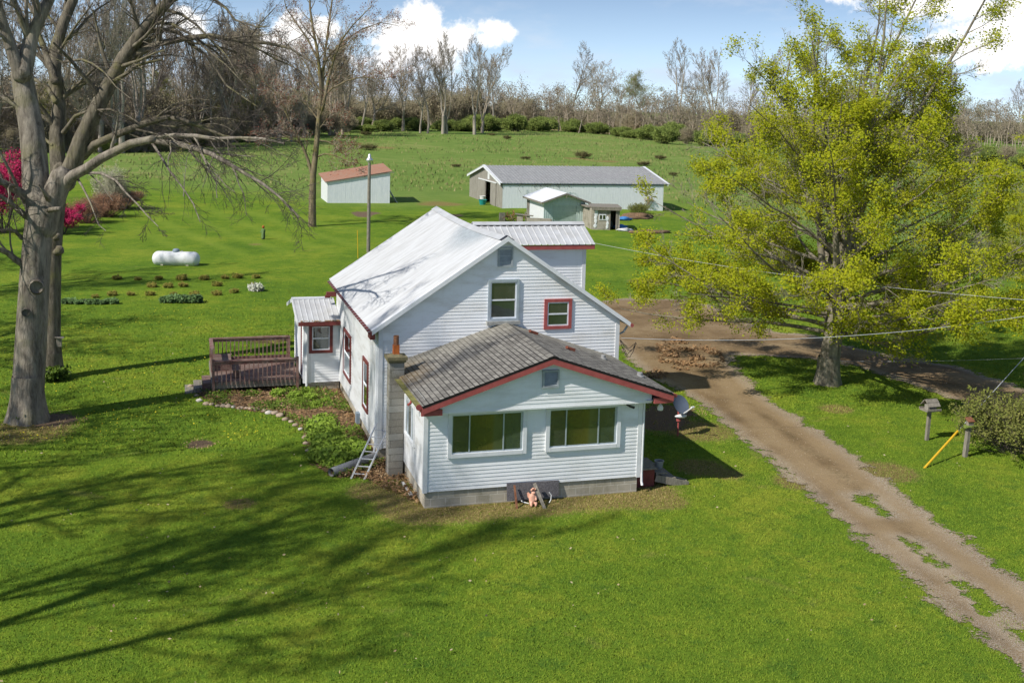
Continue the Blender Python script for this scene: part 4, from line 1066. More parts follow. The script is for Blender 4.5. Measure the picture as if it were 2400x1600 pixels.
# grit sheet, stakes and cherub at the front foundation
b = MB(); b.slab((2.25, -.16, -.36), (3.72, -.12, -.34), (3.74, -.03, .07), (2.27, -.03, .09), .02); tag(b.build('roofing_sheet', M['roofing_scrap']), 'dark gritty sheet leaning against the front block foundation', 'board')
def pxy(u, v): p = gp(u, v); return Vector((p.x, p.y, terr(p.x, p.y)))
s1 = pxy(1213, 1194); b = MB(); b.bar(s1 - Z * .1, Vector((2.45, -.14, .06)), .05, .03, Y); tag(b.build('wooden_stake', M['rust']), 'thin rusty brown stake leaning on the dark sheet left of the cherub', 'stake')
s2 = pxy(1281, 1193); b = MB(); b.bar(s2 - Z * .1, Vector((2.98, -.22, .1)), .085, .03, Y); tag(b.build('wooden_stake', M['old_wood']), 'broad grey weathered stake leaning on the dark sheet right of the cherub', 'stake')
b = MB(); b.tube([pxy(1207, 1166) + Z * .12, pxy(1215, 1175) + Z * .1, pxy(1226, 1180) + Z * .05, pxy(1240, 1182) + Z * .03], [.02, .022, .018, .01], 7); tag(b.build('hose_piece', M['dish_white']), 'short curved piece of white hose lying beside the cherub', 'hose')
b = MB(); c_ = pxy(1286, 1180); b.tube([c_ + Vector((.02, .05, .3)), c_ + Vector((.08, .04, .22)), c_ + Vector((.07, .03, .1)), c_ + Vector((.02, .02, .02))], .014, 6); tag(b.build('hose_piece', M['dish_white']), 'upright loop of white hose behind the broad grey stake', 'hose')
cp = pxy(1247, 1183); ch_t = thing('garden_statue', 'peach-coloured seated cherub statue in front of the dark sheet', 'statue', tuple(cp))
# cherub: one skinned body (seated, leaning), wings and hair as parts
bm_v = [(0, 0, .12), (0, -.01, .2), (.01, -.02, .28), (.015, -.025, .33), (.02, -.045, .385), (.06, -.03, .27), (.085, -.09, .19), (.055, -.135, .17), (-.06, -.02, .27), (-.085, -.04, .18), (-.08, -.07, .10), (.055, -.07, .09), (.07, -.15, .075), (.04, -.17, .02), (-.055, -.07, .09), (-.075, -.14, .07), (-.06, -.17, .02)]
bm_e = [(0, 1), (1, 2), (2, 3), (3, 4), (2, 5), (5, 6), (6, 7), (2, 8), (8, 9), (9, 10), (0, 11), (11, 12), (12, 13), (0, 14), (14, 15), (15, 16)]
bm_r = [.085, .08, .068, .04, .078, .03, .025, .02, .03, .025, .02, .045, .036, .025, .045, .036, .025]
me = bpy.data.meshes.new('body'); me.from_pydata(bm_v, bm_e, [])
bo = bpy.data.objects.new('body', me); COL.objects.link(bo); bo.parent = ch_t; me.materials.append(M['cherub'])
bo.modifiers.new('Skin', 'SKIN'); bo.modifiers.new('Subdivision', 'SUBSURF').levels = 2; bo.modifiers['Subdivision'].render_levels = 2
for i, r in enumerate(bm_r): me.skin_vertices[0].data[i].radius = (r, r)
me.skin_vertices[0].data[0].use_root = True
b = MB(); c0 = cp + Vector((.02, -.03, .405))
for k in range(16): a = rnd.uniform(0, 2 * PI); e = rnd.uniform(.0, 1.4); b.blob(c0 + Vector((math.cos(a) * math.cos(e) * .06, abs(math.sin(a)) * math.cos(e) * .06 - .0, math.sin(e) * .06)), (.028, .028, .025), k, .2, 6, 4)
b.build('hair', M['cherub'], ch_t, True)
for s in (-1, 1):
    b = MB(); q = [cp + Vector((s * .02, .05, .26)), cp + Vector((s * .08, .09, .33)), cp + Vector((s * .115, .10, .30)), cp + Vector((s * .10, .09, .2)), cp + Vector((s * .06, .07, .15))]
    b.face(q); b.face([p + Vector((0, .02, 0)) for p in q][::-1]); b.build('wing', M['cherub'], ch_t)
# whitish scraps by the foundation
b = MB(); b.bar(Vector((-.12, .9, -.40)), Vector((-.16, 2.0, -.40)), .07, .05); tag(b.build('plastic_strip', M['dish_white']), 'white strip lying along the left foundation of the front room', 'trim strip')

# satellite dish
dp = Vector((9.47, 4.63, terr(9.47, 4.63))); sdish = thing('satellite_dish', 'slate grey satellite dish on a red pole beside the dirt drive', 'satellite dish', tuple(dp))
b = MB(); b.tube([dp - Z * .2, dp + Z * .62, dp + Vector((.0, .05, .9))], .03, 8); b.lathe(dp + Vector((0, 0, .48)), [(.03, 0), (.075, .03), (.075, .1), (.03, .13)], 10); b.build('pole', M['red'], sdish)
face = Vector((.25, -.8, .55)).normalized(); dc = dp + Vector((.03, .02, 1.03)); rr = .33
e1 = face.cross(Z).normalized(); e2 = e1.cross(face).normalized(); b = MB(); n0 = 0
V_ = []; F_ = []
for j in range(7):
    r = rr * j / 6
    for i in range(28):
        a = 2 * PI * i / 28; V_.append(tuple(dc + e1 * (r * math.cos(a) * .93) + e2 * (r * math.sin(a)) + face * (.075 * (j / 6) ** 2)))
for j in range(6):
    for i in range(28): F_.append((j * 28 + i, j * 28 + (i + 1) % 28, (j + 1) * 28 + (i + 1) % 28, (j + 1) * 28 + i))
b.v = V_; b.f = F_; b.uv = [(0, 0)] * (4 * len(F_)); b.build('reflector', M['dish'], sdish, True)
b = MB(); a_ = dc - e2 * .30 + face * .05; l_ = dc + face * .55 - e2 * .27; b.bar(a_, l_, .03, .03); b.build('feed_arm', M['dish_white'], sdish)
b = MB(); b.tube([l_ - e1 * .05, l_ + e1 * .06], .035, 8); b.tube([l_, l_ - face * .1], .03, 8); b.build('receiver', M['dish_white'], sdish)
b = MB(); b.blob(dp + Vector((.06, -.05, .68)), (.22, .10, .06), 4, .3, 10, 6); b.build('bracket_cover', M['dish_white'], sdish, True)

# bird feeders on posts
bp = pxy(2171, 1031); bf1 = thing('bird_feeder', 'wide grey roofed bird feeder on a grey post', 'bird feeder', tuple(bp))
b = MB(); b.bar(bp - Z * .3, bp + Vector((.05, 0, 1.0)), .10, .10); b.build('post', M['old_wood'], bf1)
t_ = bp + Vector((.07, 0, 1.0)); b = MB(); b.box(t_.x - .27, t_.y - .2, t_.z, t_.x + .27, t_.y + .2, t_.z + .04); b.box(t_.x - .27, t_.y - .22, t_.z + .03, t_.x + .27, t_.y - .19, t_.z + .09); b.box(t_.x - .27, t_.y + .19, t_.z + .03, t_.x + .27, t_.y + .22, t_.z + .09); b.build('tray', M['old_wood'], bf1)
b = MB(); b.box(t_.x - .15, t_.y - .1, t_.z + .04, t_.x + .15, t_.y + .1, t_.z + .2); b.build('seed_box', M['grey_wood'], bf1)
b = MB()
for s in (-1, 1):
    b.slab((t_.x - .23, t_.y, t_.z + .40), (t_.x + .23, t_.y, t_.z + .40), (t_.x + .23, t_.y + s * .22, t_.z + .18), (t_.x - .23, t_.y + s * .22, t_.z + .18), .02 * s)
    b.slab((t_.x - .23, t_.y + s * .09, t_.z + .335), (t_.x + .23, t_.y + s * .09, t_.z + .335), (t_.x + .23, t_.y + s * .12, t_.z + .30), (t_.x - .23, t_.y + s * .12, t_.z + .30), .02 * s)
b.build('roof', M['old_wood'], bf1)
bp = pxy(2260, 1070); bf2 = thing('bird_feeder', 'narrow bird feeder with red-brown top on a pale leaning post near the bush', 'bird feeder', tuple(bp))
b = MB(); b.bar(bp - Z * .3, bp + Vector((.09, 0, .98)), .13, .11); b.build('post', M['old_wood'], bf2)
t_ = bp + Vector((.1, 0, .98)); b = MB(); b.box(t_.x - .17, t_.y - .14, t_.z, t_.x + .15, t_.y + .14, t_.z + .035); b.box(t_.x - .2, t_.y - .1, t_.z - .03, t_.x - .05, t_.y + .02, t_.z + .03); b.build('tray', M['leaf_hedge'], bf2)
b = MB(); b.box(t_.x - .07, t_.y - .07, t_.z + .035, t_.x + .11, t_.y + .08, t_.z + .17); b.build('seed_box', M['old_wood'], bf2)
b = MB(); b.slab((t_.x - .1, t_.y - .1, t_.z + .17), (t_.x + .14, t_.y - .1, t_.z + .17), (t_.x + .14, t_.y + .1, t_.z + .27), (t_.x - .1, t_.y + .1, t_.z + .27), .03); b.build('roof', M['rust'], bf2)

# guy wire with yellow guard, service drop, thin lines
def sag(p, q, s, n=24): return [Vector(p).lerp(Vector(q), i / n) - Z * (4 * s * (i / n) * (1 - i / n)) for i in range(n + 1)]
g0 = pxy(2166, 1097); g1 = att(2400, 838, depth(g0) * 1.13); gw = thing('guy_wire', 'thin guy wire with a bright yellow guard tube at its foot', 'guy wire', tuple(g0))
dv_ = (g1 - g0); b = MB(); b.tube([g0, g0 + dv_ * 1.6], .011, 5); b.build('wire', M['cable'], gw)
b = MB(); b.tube([g0, g0 + dv_ * .31], .035, 8); b.build('guard_tube', M['yellow'], gw)
cs = Vector((X1 + .1, Y0 - .05, 3.0))
def cable(label, pts, r):
    b = MB(); b.tube(pts, r, 5); return tag(b.build('utility_cable', M['cable']), label, 'cable')
cE = att(2420, 738, 36); cM = att(1890, 792, 41.5)
cable('grey service cable sagging from the right house corner across the maple trunk', sag(cs, cE, .35), .009)
cable('upper thin cable crossing the maple crown to the right edge', sag(att(1385, 568, 46), att(2430, 705, 34), .25), .006)
cable('faint thin cable low across the far lawn at the right', sag(att(1600, 824, 60), att(2430, 838, 38), .3), .006)

# propane tank
tp = gp(413, 621); tank = thing('propane_tank', 'chalky white horizontal propane tank on the lawn', 'propane tank', tuple(tp))
L = 3.0; R_ = .47; b = MB(); pr = []
for k in range(9): a = PI / 2 * k / 8; pr.append((R_ * math.sin(a), -L / 2 + R_ * .8 * (1 - math.cos(a))))
pr += [(R_, 0)] + [(r, -h) for r, h in pr[::-1]]
b.lathe((0, 0, .52), pr, 28, 'x'); tk = b.build('shell', M['tank'], None, True); 
b = MB(); b.lathe((.0, 0, .96), [(.22, 0), (.22, .1), (.19, .17), (.1, .21), (0, .22)], 18); dm = b.build('valve_dome', M['tank_dome'], None, True)
b = MB(); b.tube([(.3, 0, .98), (.38, 0, 1.04), (.44, 0, .98)], .03, 6); b.tube([(-.85, 0, .98), (-.85, 0, 1.03)], .03, 6); b.tube([(1.1, 0, .96), (1.1, 0, 1.02)], .025, 6); ft = b.build('fitting', M['galv'])
for o in (tk, dm, ft): o.parent = tank
for s in (-1, 1):
    b = MB(); b.box(s * .8 - .08, -.35, -.1, s * .8 + .08, .35, .22); lg = b.build('saddle_block', M['block']); lg.parent = tank
tank.rotation_euler = (0, 0, -YAW); tank.location.z -= .12

# yard light pole, stakes, ornament
lp = Vector((6.56, 49.36, terr(6.56, 49.36))); lt = thing('light_pole', 'weathered wooden yard light pole behind the house', 'light pole', tuple(lp))
b = MB(); b.tube([lp - Z * .3, lp + Z * 3, lp + Z * 6.3], [.135, .125, .105], 10); b.build('pole', M['old_wood'], lt)
b = MB(); h_ = lp + Z * 6.3; b.lathe(h_, [(.1, 0), (.13, .05), (.24, .16), (.24, .22), (.12, .36), (.1, .5), (.05, .62), (0, .64)], 16); b.build('lamp_head', M['alu'], lt, True)
b = MB(); st0 = gp(839, 605); b.tube([st0 - Z * .1, st0 + Vector((-.06, 0, 1.9))], .022, 6); tag(b.build('marker_stake', M['yellow']), 'thin yellow marker stake standing left of the white roof', 'stake')
gn = gp(617, 561); gt = thing('garden_ornament', 'small green upright garden ornament on the far lawn', 'ornament', tuple(gn))
b = MB(); b.lathe(gn, [(.0, 0), (.10, 0), (.14, .15), (.13, .5), (.17, .7), (.10, .82), (0, .85)], 12); b.tube([gn + Z * .7, gn + Vector((-.24, 0, .55))], .04, 6); b.build('body', M['leaf_iris'], gt, True)
b = MB(); b.blob(gn + Z * .95, (.10, .10, .12), 3, .1); b.build('head', M['clay'], gt, True)

# edging stones round the bed
eg = [(452, 918), (458, 930), (470, 940), (484, 946), (497, 949), (510, 951), (523, 952), (537, 953), (550, 955), (563, 957), (577, 957), (590, 959), (604, 961), (618, 964), (632, 967), (645, 971), (657, 977), (668, 984), (680, 989), (692, 996), (704, 1008), (713, 1026), (716, 1042), (722, 1058), (728, 1072), (446, 906)]
for i, (u, v) in enumerate(eg):
    p = gp(u + rnd.uniform(-3, 3), v + rnd.uniform(-2, 2)); s = rnd.uniform(.07, .12); b = MB(); b.blob(p + Z * .03, (s * 1.2, s, s * .7), i * 3.1, .5, 9, 6)
    o = b.build('edging_stone', M['rock_pale'] if i % 6 == 2 else M['rock'], None, True)
    tag(o, 'whitish fieldstone in the edging of the house bed' if i % 6 == 2 else 'tan fieldstone in the edging of the house bed', 'stone', 'stones edging the bed by the house')
# ------------------------------------------------------------------ outbuildings
def place(t, loc, rz): t.location = loc; t.rotation_euler = (0, 0, rz)
O = Vector((0, 0, 0))
# long barn: local x along its long wall, y to the back
bz = .0; barn = thing('long_barn', 'long white sheet-metal barn with weathered grey board gable and dark open doorway', 'barn')
BL, BD, BH, BRZ = 17.9, 13.5, 2.75, 4.15
b = MB(); b.corr((0, 0, BH), X, BL, -Z, BH + .3, .30, .006, 4, 'rib', 1, 0, -Y); b.build('side_wall', M['barn_white'], barn)
b = MB(); b.corr((0, BD, BH), X, BL, -Z, BH, .30, .02, 4, 'rib', 1, 0, Y)
gs = (BRZ - BH) / (BD / 2)
def bz_(y): return BRZ - gs * abs(y - BD / 2)
b.face([(BL, 0, 0), (BL, BD, 0), (BL, BD, BH), (BL, BD / 2, BRZ - .02), (BL, 0, BH)]); b.build('far_wall', M['barn_white'], barn)
b = MB(); y = 0
while y < BD - .01:
    y2 = min(BD, y + .24)
    z0 = 0.0
    if not (4.35 < (y + y2) / 2 < 6.6): b.box(-.02 - rnd.uniform(0, .012), y + .004, -.15, .0, y2 - .004, min(bz_(y), bz_(y2)) - .05)
    else: b.box(-.02, y + .004, 2.45, .0, y2 - .004, min(bz_(y), bz_(y2)) - .05)
    y = y2
b.build('gable_wall', M['grey_wood'], barn)
b = MB(); b.box(-.10, 2.3, .02, -.05, 4.35, 2.55); b.build('door', M['grey_wood'], barn)
b = MB(); b.box(-.10, 6.6, .02, -.05, 9.1, 2.55); b.build('door', M['grey_wood'], barn)
b = MB(); b.box(-.14, 2.1, 2.52, -.03, 9.3, 2.62); b.build('door_track', M['trim'], barn)
b = MB(); b.box(-.05, 5.05, 2.75, -.024, 5.75, 3.85); b.build('gable_panel', M['trim'], barn)
b = MB(); b.box(.02, .2, -.1, .1, .2, .1)
b.face([(.2, .2, .03), (BL - .2, .2, .03), (BL - .2, BD - .2, .03), (.2, BD - .2, .03)]); b.build('floor', M['bedsoil'], barn)
b = MB(); b.box(3.6, 3.2, .0, 3.7, 8, 2.6); b.build('dark_doorway_panel', M['dark'], barn)  # near-black panel, coloured to make the open doorway read dark
b = MB()
for s in (0, 1):
    ye = -.12 if s == 0 else BD + .12; H = math.hypot(BD / 2 + .12, gs * (BD / 2 + .12))
    b.corr((-.3, BD / 2, BRZ), X, BL + .75, (0, (ye - BD / 2), -gs * (BD / 2 + .12)), H, .36, .05, 4, 'rib', 1)
b.build('metal_roof', M['galv'], barn)
b = MB(); 
for xx in (-.32, BL + .44):
    for s in (-1, 1):
        ye = BD / 2 + s * (BD / 2 + .14); b.slab((xx, BD / 2, BRZ + .05), (xx, ye, BRZ + .05 - gs * (BD / 2 + .3)), (xx, ye, BRZ - .20 - gs * (BD / 2 + .3)), (xx, BD / 2, BRZ - .20), .03 * s)
        b.slab((xx - .04, BD / 2, BRZ + .055), (xx - .04, ye, BRZ + .055 - gs * (BD / 2 + .3)), (xx + .24, ye, BRZ + .055 - gs * (BD / 2 + .3)), (xx + .24, BD / 2, BRZ + .055), .012)
b.build('rake_trim', M['trim'], barn)
b = MB(); b.box(-.2, -.07, BH - .20, BL + .3, -.03, BH - .12)  # solid near-black strip painted in for the dark gap under the eave
for i in range(13): b.box(.5 + i * 1.33, -.11, BH - .2, .56 + i * 1.33, .0, BH - .12)
b.build('eave_dark_strip', M['dark'], barn)
b = MB(); b.box(0.02, .03, -.8, BL - .02, .12, .4); b.build('foundation', M['block'], barn)
b = MB(); 
for k in range(26):
    x0 = rnd.uniform(1.5, 8); q = [Vector((x0, -.32, BH - .1))]
    for i in range(4): q.append(q[-1] + Vector((rnd.uniform(-.3, .3), rnd.uniform(-.08, .04), rnd.uniform(-.28, .1))))
    b.tube(q, .012, 3)
b.build('dead_vine', M['twig_dark'], barn)
place(barn, (25.48, 81.03, -.45), bz)

# clutter at the barn door
def put(name, label, cat, p, mk, mat, smooth=False, group=None):
    b = MB(); mk(b); o = b.build(name, mat, None, smooth); o.location = p; return tag(o, label, cat, group)
cp_ = gp(1131, 476); put('white_bucket', 'white bucket in the barn doorway', 'bucket', cp_ + Z * .25, lambda b: b.lathe(O, [(0, 0), (.26, 0), (.32, .5), (.35, .5), (.32, .52), (0, .47)], 14), M['dish_white'])
cp_ = gp(1131, 480); put('teal_tub', 'teal tub on the grass before the barn doorway', 'tub', cp_, lambda b: b.lathe(O, [(0, 0), (.3, 0), (.42, .5), (.46, .55), (.40, .55), (.3, .2), (0, .2)], 14), simple('teal_plastic', (.02, .30, .28), (.015, .22, .2), 4, .5))

# small garage with white roof
gar = thing('small_garage', 'small pale green garage with white gable roof and roll-up door', 'garage')
GW, GD, GH, GR_ = 3.85, 5.6, 2.35, 3.15; gsl = (GR_ - GH) / (GW / 2 + .3)
b = MB(); b.corr((0, 0, 2.35), X, .85, -Z, 2.35, .2, .015, 4, 'rib', 1, 0, -Y); b.corr((3.05, 0, 2.35), X, .8, -Z, 2.35, .2, .015, 4, 'rib', 1, 0, -Y)
b.face([(.85, 0, 1.95), (3.05, 0, 1.95), (3.05, 0, 2.36), (.85, 0, 2.36)]); b.face([(0, 0, 2.352), (GW, 0, 2.352), (GW / 2, 0, GR_ - .08)]); b.build('front_wall', M['teal'], gar)
b = MB(); b.face([(0, 0, 0), (0, GD - 1, 0), (0, GD - 1, 2.4), (0, 0, 2.4)]); b.face([(GW, 0, 0), (GW, GD, 0), (GW, GD, 2.4), (GW, 0, 2.4)]); b.face([(0, GD, 0), (GW, GD, 0), (GW, GD, 2.4), (GW / 2, GD, 3.1), (0, GD, 2.4)]); b.build('side_wall', M['trim'], gar)
b = MB(); b.box(.02, GD - .98, 0, .1, GD, 2.35); b.build('back_post', M['old_wood'], gar)
b = MB()
for i in range(13): b.face([(.85, .05, .15 * i), (3.05, .05, .15 * i), (3.05, .03, .15 * i + .145), (.85, .03, .15 * i + .145)])
b.build('roll_up_door', M['teal'], gar)
b = MB()
for s in (-1, 1):
    xe = GW / 2 + s * (GW / 2 + .35)
    b.slab((GW / 2, -.55, GR_), (xe, -.55, GR_ - gsl * (GW / 2 + .35)), (xe, GD + .2, GR_ - gsl * (GW / 2 + .35)), (GW / 2, GD + .2, GR_), .05 * s)
b.build('roof', M['trim'], gar)
b = MB()
for s in (-1, 1):
    xe = GW / 2 + s * (GW / 2 + .36); ze = GR_ - gsl * (GW / 2 + .36)
    b.bar((GW / 2, -.57, GR_ - .09), (xe, -.57, ze - .09), .04, .13)
    b.bar((xe, -.55, ze - .1), (xe, GD + .2, ze - .1), .04, .14)
    for t in (.25, .5, .75): p = Vector((GW / 2, -.55, GR_ - .15)).lerp(Vector((xe, -.55, ze - .15)), t); b.bar(p, p + Y * .55, .06, .08)
b.bar((GW / 2, -.54, GR_ - .12), (GW / 2, -.54, GR_ - .45), .06, .06, Y)
b.build('roof_trim', M['old_wood'], gar)
place(gar, (24.85, 65.6, -.55), -.03)

# block hut with doorway
hut = thing('block_hut', 'rough concrete block hut with dark open doorway and small white window', 'shed')
b = MB(); b.box(0, 0, 0, 1.55, .2, 2.05); b.box(2.05, 0, 0, 2.38, .2, 2.05); b.box(1.55, 0, 1.95, 2.05, .2, 2.05); b.box(-.0, .2, 0, .2, 3, 2.0); b.box(2.18, .2, 0, 2.38, 3, 2.05); b.box(0.0, 2.8, 0, 2.3, 3, 2.0)
b.build('wall', M['hut_block'], hut)
b = MB(); b.box(-.12, -.25, 2.05, 2.5, 3.1, 2.15); b.box(-.1, -.24, 1.86, 2.48, -.2, 2.05); b.build('roof', M['old_wood'], hut)
b = MB(); b.box(1.44, -.05, 0, 1.56, -.005, 1.95); b.box(2.03, -.05, 0, 2.2, -.005, 2.0); b.build('door_frame', M['old_wood'], hut)
b = MB(); b.box(.55, -.05, 1.0, 1.18, -.004, 1.5); wn = b.build('window', M['trim'], hut)
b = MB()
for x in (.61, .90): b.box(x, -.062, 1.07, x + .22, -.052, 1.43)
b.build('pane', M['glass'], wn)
b = MB()
for k, (x, z) in enumerate(((.3, .9), (.27, 1.2), (.33, 1.5), (.25, .5), (.32, 1.7), (1.28, 1.1), (1.32, .7), (1.3, .4))): b.blob((x, -.02, z), (.13, .03, .2), k, .6, 8, 6)
b.build('peeling_paint', M['trim'], hut)
b = MB(); b.box(.3, .5, .0, 2.1, 2.7, .02); b.build('floor', M['bedsoil'], hut)
place(hut, (28.2, 62.2, -.5), math.atan2(-.62, 2.25))
wl_ = thing('block_wall', 'shaded block wall running back between the garage and the block hut', 'wall')
b = MB(); b.box(0, 0, 0, .2, 4.0, 1.95); b.build('wall_face', M['hut_block'], wl_)
b = MB(); b.box(-.25, .6, 1.97, .25, 4.1, 2.05); b.build('cap_board', M['old_wood'], wl_)
place(wl_, (28.2, 62.45, -.5), -.1)
def junk(name, label, cat, u, v, r, mat, seed, fl=.5, dz=.1):
    p = gp(u, v); b = MB(); b.blob(O, r, seed, fl, 14, 9); o = b.build(name, mat, None, True); o.location = p + Z * dz; return tag(o, label, cat)
junk('tarp', 'bright blue tarp heaped beside the block hut', 'tarp', 1459, 516, (.85, .6, .22), M['blue'], 3, .7, .12)
junk('plastic_sack', 'white plastic sack on the ground in front of the hut doorway', 'sack', 1462, 542, (.7, .35, .16), M['dish_white'], 8, .8)
junk('tarp', 'darker blue tarp scrap on the grass right of the hut doorway', 'tarp', 1456, 536, (.6, .4, .25), M['blue'], 12, .7)
junk('dirt_heap', 'low brown heap of earth and weeds by the right end of the barn', 'heap', 1490, 512, (1.5, .9, .4), M['bedsoil'], 5, .8, .05)
junk('dirt_heap', 'bare brown mound right of the block hut', 'heap', 1525, 546, (1.8, .7, .25), M['bedsoil'], 15, .4, .05)
p = gp(1434, 536); put('paint_drum', 'pale blue drum inside the hut doorway', 'drum', p + Vector((0, .35, .1)), lambda b: b.lathe(O, [(0, 0), (.2, 0), (.2, .5), (0, .5)], 12), M['tank_dome'])

# stone pen with timber and scrap rack beside the garage
pen = thing('stone_wall', 'low stained masonry wall with a small opening left of the garage', 'wall')
b = MB(); b.box(0, 0, 0, .5, .3, 1.35); b.box(.85, 0, 0, 1.1, .3, 1.3); b.box(0.5, 0, 0, .85, .3, .5); b.box(1.1, .0, 0, 2.9, .25, 1.1); b.build('wall_face', M['hut_block'], pen)
b = MB(); b.bar((-.15, .1, 1.42), (1.4, .1, 1.28), .4, .08); b.bar((1.5, -.1, .3), (2.7, -.1, .25), .1, .08); b.box(2.9, -.03, 0, 3.02, .28, 1.05); b.build('timber', M['old_wood'], pen)
p = gp(1216, 535); place(pen, (p.x - .2, p.y, -.5), -.38)
rack = thing('scrap_rack', 'pile of rusty scrap iron and poles under the barn wall corner', 'scrap pile')
b = MB()
for k in range(40):
    a = Vector((rnd.uniform(0, 1.9), rnd.uniform(-.3, .5), rnd.uniform(.1, .9))); b.bar(a, a + Vector((rnd.uniform(-.8, .8), rnd.uniform(-.4, .4), rnd.uniform(-.5, .5))), rnd.uniform(.03, .08), rnd.uniform(.03, .06))
b.lathe((1.1, -.2, .6), [(.36, -.03), (.40, 0), (.36, .03), (.36, -.03)], 18, 'y'); b.build('scrap_iron', M['rust'], rack)
b = MB(); b.box(-.3, 0, 0, .2, .4, .95); b.cut(); b.bar((.6, -.2, .9), (1.1, -.3, 0), .06, .05); b.cut(); b.bar((2.1, -.1, 0), (2.05, 0, 1.1), .1, .08, Y); b.cut(); b.each('post', M['old_wood'], rack)
p = gp(1186, 519); place(rack, (p.x - .3, p.y, -.5), -.13)

# white shed with rusty mono-pitch roof
shed = thing('white_shed', 'chalky white board shed with a rusty brown sloping roof', 'shed')
SW, SD_, SB = 6.43, 5.5, .5; hl, hr = 2.35, 3.42
b = MB(); x = 0
while x < SW - .01:
    x2 = min(SW, x + .2); b.box(x + .003, -.02 - rnd.uniform(0, .01), -.2, x2 - .003, .02, hl + (hr - hl) * (x + x2) / 2 / SW - .06); x = x2
b.build('front_wall', M['shed_white'], shed)
b = MB(); b.slab((-.02, 0, -.2), (-.02, SD_, -.2), (-.02, SD_, hl - .08 + SB), (-.02, 0, hl - .08), .03); b.build('side_wall', M['trim'], shed)
b = MB(); b.box(SW - .02, 0, -.2, SW + .02, SD_, hr - .1); b.face([(0, SD_, -.2), (SW, SD_, -.2), (SW, SD_, hr - .1 + SB), (0, SD_, hl - .1 + SB)]); b.face([(SW + .021, 0, hr - .11), (SW + .021, SD_, hr - .11), (SW + .021, SD_, hr - .1 + SB)]); b.build('side_wall', M['shed_white'], shed)
b = MB(); dx = SW + .6; b.corr((-.35, SD_ + .25, hl - .05 + SB), (0, -1, -SB / (SD_ + .38)), math.hypot(SD_ + .38, SB), (dx, 0, (hr - hl) * dx / SW), math.hypot(dx, (hr - hl) * dx / SW), .12, .016, 4, 'sin', 1); b.build('roof', M['rust_roof'], shed)
b = MB(); b.bar((-.3, -.11, hl - .11), (SW + .25, -.11, hr - .05), .04, .07); b.bar((SW + .3, -.3, hr - .08), (SW + .45, .1, hr - .1), .06, .1); b.build('roof_edge', M['grey_wood'], shed)
b = MB(); b.slab((SW + .05, .3, 1.5), (SW + .05, 1.6, 1.5), (SW + 1.0, 1.6, -.1), (SW + 1.0, .3, -.1), .03); lb = b.build('lean_board', M['trim'], shed)
place(shed, (8.48, 87.04, -.45), 0.0)
# ------------------------------------------------------------------ trees
def perp(d, r):
    a = Vector((r.gauss(0, 1), r.gauss(0, 1), r.gauss(0, 1))); a -= d * a.dot(d)
    return a.normalized() if a.length > 1e-4 else d.orthogonal().normalized()

